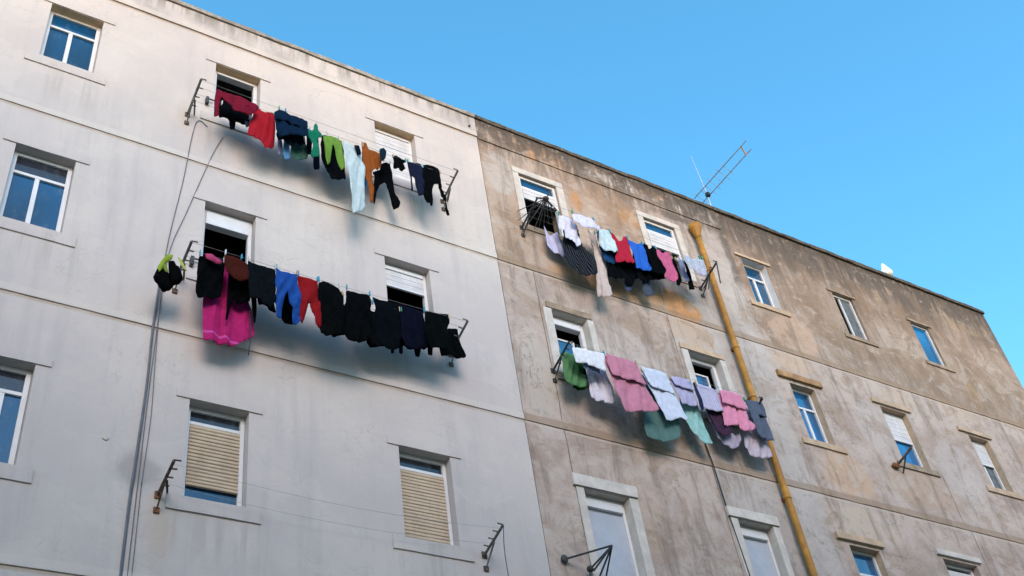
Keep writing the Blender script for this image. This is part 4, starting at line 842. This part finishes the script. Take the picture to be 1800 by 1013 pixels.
    if len(tops) > 2 and kind not in ('scarf', 'folded_towel'):
        for p in ([tops[0], tops[-1]] if width > .12 else [tops[len(tops) // 2]]):
            xx = min(max(p[0], x0 + .012), x1 - .012); m = MB()
            m.box(xx - .006, xx + .006, y - .014, y - .004, zw - .045, zw + .030); m.box(xx - .006, xx + .006, y + .004, y + .014, zw - .045, zw + .030)
            m.box(xx - .005, xx + .005, y - .004, y + .004, zw - .01, zw + .012)
            pg = m.build("clothes_peg", PEG[(idx * 7 + int(xx * 50)) % len(PEG)], o)
PEG = [m_plain("peg_blue", (0.05, 0.30, 0.45), 0.4), m_plain("peg_wood", (0.50, 0.36, 0.20), 0.7), m_plain("peg_white", (0.6, 0.62, 0.62), 0.4), m_plain("peg_green", (0.05, 0.35, 0.22), 0.4)]
for i, gdef in enumerate(GARMENTS):
    garment(*gdef, i)

# lime green ring with black bags at the left arm of the lower white line
r = empty("hanging_bag_bundle", (2.42, -0.3, 11.05)); tag(r, "black bags on a lime green hoop left of the dark laundry", "bag bundle")
for nm_, kd_, hx_, yy_, pl_ in (
        ('bag', 'bag', '06080c', -0.36, [(2.25,10.65),(2.34,10.66),(2.41,10.55),(2.41,10.39),(2.36,10.33),(2.29,10.38),(2.21,10.48)]),
        ('bag', 'bag', '05060a', -0.4, [(2.35,10.76),(2.42,10.76),(2.5,10.64),(2.54,10.56),(2.5,10.47),(2.42,10.43),(2.37,10.57)]),
        ('bag', 'bag', '0c1318', -0.33, [(2.33,10.56),(2.44,10.59),(2.46,10.48),(2.41,10.38),(2.35,10.4)]),
        ('strap', 'strap', '9ab02c', -0.44, [(2.23,10.59),(2.27,10.72),(2.32,10.82),(2.39,10.84),(2.38,10.77),(2.32,10.69),(2.28,10.57),(2.25,10.51)]),
        ('strap', 'strap', 'b9c65a', -0.42, [(2.44,10.84),(2.49,10.81),(2.54,10.7),(2.54,10.64),(2.49,10.72)]),
        ('strap', 'strap', '8aa03a', -0.43, [(2.27,10.68),(2.32,10.56),(2.36,10.56),(2.33,10.67),(2.3,10.72)]),
        ):
    garment(2, kd_, hx_, yy_, '', '', pl_, 900 + len(pl_), parent=r, pname=nm_)
# ------------------------------------------------------------------ cables, pipe, roof things
def cable(name, label, pts, rad, mat, cat="cable", group=None):
    P = [Vector(p) for p in pts]; out = []
    for i in range(len(P) - 1):
        p0 = P[max(i - 1, 0)]; p1 = P[i]; p2 = P[i + 1]; p3 = P[min(i + 2, len(P) - 1)]
        for k in range(8):
            t = k / 8
            out.append(0.5 * ((2 * p1) + (p2 - p0) * t + (2 * p0 - 5 * p1 + 4 * p2 - p3) * t * t + (3 * p1 - p0 - 3 * p2 + p3) * t ** 3))
    out.append(P[-1]); b = MB(); b.tube(out, rad, 6); o = b.build(name, mat, None, smooth=True)
    recentre(o, tuple(P[-1])); tag(o, label, cat, group); return o
cg = "cables running down the white wall"
cable("cable", "thin grey cable from under the upper left clothes arm to the lime hoop",
      [(2.78, -.012, 13.80), (2.62, -.012, 13.78), (2.53, -.012, 12.6), (2.42, -.02, 11.4), (2.37, -.03, 10.2), (2.37, -.02, 9.2), (2.35, -.012, 8.2), (2.33, -.012, 7.0), (2.33, -.012, 0.1)], 0.006, CABLE, group=cg)
cable("cable", "thin grey cable slanting from below the top open window down to the lime hoop",
      [(3.0, -.012, 13.70), (2.86, -.012, 13.2), (2.62, -.012, 12.1), (2.45, -.02, 11.3), (2.41, -.03, 10.4), (2.39, -.02, 9.2), (2.385, -.012, 8.2), (2.38, -.012, 7.0), (2.36, -.012, 0.1)], 0.0055, CABLE, group=cg)
cable("cable", "thickest grey cable of the bunch on the white wall",
      [(2.385, -.02, 10.95), (2.355, -.03, 10.1), (2.36, -.02, 9.3), (2.335, -.014, 8.3), (2.315, -.014, 7.1), (2.30, -.014, 0.1)], 0.012, CABLE, group=cg)
cable("cable", "rightmost thin cable of the bunch, swinging free of the others below the clips",
      [(2.40, -.02, 10.7), (2.42, -.03, 9.6), (2.44, -.02, 8.9), (2.42, -.02, 8.1), (2.42, -.012, 7.3), (2.43, -.012, 0.1)], 0.0045, CABLE, group=cg)
cable("cable", "black cable hanging down the brown wall from below the mint towel",
      [(10.36, -.02, 10.55), (10.39, -.03, 10.1), (10.42, -.02, 9.3), (10.47, -.02, 8.3), (10.50, -.02, 7.0), (10.5, -.02, 0.1)], 0.010, BCABLE)
cable("rope", "thin rope end hanging from the right empty clothes arm", [(6.34, -.45, 8.09), (6.33, -.42, 7.8), (6.35, -.4, 7.3), (6.35, -.4, 6.2)], 0.006, CABLE, "rope")
cable("cord", "black cord dangling below the magenta dress", [(3.36, -.30, 10.45), (3.37, -.31, 10.05), (3.36, -.30, 9.78)], 0.007, BCABLE, "cord")

# yellow drainpipe
rp = empty("drainpipe", (11.63, -0.1, 0)); tag(rp, "yellow drainpipe with funnel head running down the brown wall", "drainpipe")
b = MB(); b.tube([(11.63, -0.10, z) for z in [15.18 - 0.5 * i for i in range(31)]], 0.054, 16); b.build("pipe", PIPE, rp, smooth=True)
b = MB(); b.tube([(11.63, -0.10, 15.15), (11.63, -0.10, 15.22), (11.63, -0.105, 15.40), (11.63, -0.105, 15.48)], [0.057, 0.060, 0.112, 0.118], 16)
b.build("funnel_head", PIPE, rp, smooth=True)
for zz in (14.35, 12.6, 11.6, 9.75, 8.3, 6.9):
    b = MB(); b.tube([(11.63, -0.10, zz), (11.63, -0.10, zz + 0.06)], 0.059, 16); o = b.build("pipe_collar", PIPE, rp, smooth=True)
    b = MB(); b.box(11.60, 11.66, -0.04, -0.001, zz + 0.02, zz + 0.07); b.build("wall_clip", RUST, o)

# antenna: two booms pointing over the street from a thin mast
ra = empty("television_antenna", (12.86, 0.5, 15.8)); tag(ra, "thin television antenna with two booms pointing out over the parapet", "antenna")
b = MB(); b.tube([(12.86, 0.35, 15.8), (12.86, 0.35, 17.45)], 0.014); b.tube([(12.86, 0.35, 17.45), (12.80, 0.35, 18.45)], [0.009, 0.004]); b.build("mast", ALU, ra)
for xx, zz, y0 in ((12.78, 17.43, -1.04), (12.93, 17.33, -0.96)):
    b = MB(); b.tube([(xx, 0.62, zz), (xx, y0, zz)], 0.011); b.build("boom", ALU, ra)
b = MB()
b.bm.free()
for k in range(7):
    y = 0.52 - 0.14 * k; b = MB(); b.tube([(12.70, y, 17.47), (13.01, y, 17.29)], 0.006); b.build("element", ALU, ra)
b = MB(); b.tube([(12.78, -0.86, 17.44), (12.93, -0.80, 17.30)], 0.016); b.build("dipole", CAPM, ra)
b = MB(); b.box(12.82, 12.90, 0.29, 0.37, 17.24, 17.34); b.build("clamp", BCABLE, ra, bevel=0.01)

# white vent on the roof
rv = empty("roof_vent", (17.55, 0.2, 15.8)); tag(rv, "small white vent cap standing on the brown roof edge", "roof vent")
b = MB(); b.tube([(17.55, 0.22, 15.8), (17.55, 0.22, 16.85)], 0.05, 12); b.build("pipe", VENT, rv, smooth=True)
b = MB(); b.tube([(17.55, 0.22, 16.70), (17.55, 0.22, 16.80), (17.55, 0.22, 16.92), (17.55, 0.22, 17.08)], [0.10, 0.13, 0.085, 0.02], 14); b.build("cap", VENT, rv, smooth=True)

# small fittings on the white wall
for x, z, lab in ((2.02, 8.53, "small round plaster cap on the white wall left of the cables"), (7.08, 16.02, "small dark fixing at the right end of the white parapet")):
    b = MB(); b.tube([(x, -0.05 if z > 15 else -0.012, z), (x, -0.0005, z)], 0.03 if z < 15 else 0.018, 12)
    o = b.build("plaster_rosette" if z < 15 else "bolt_head", WTRIM if z < 15 else IRON); recentre(o, (x, 0, z)); tag(o, lab, "rosette" if z < 15 else "bolt")
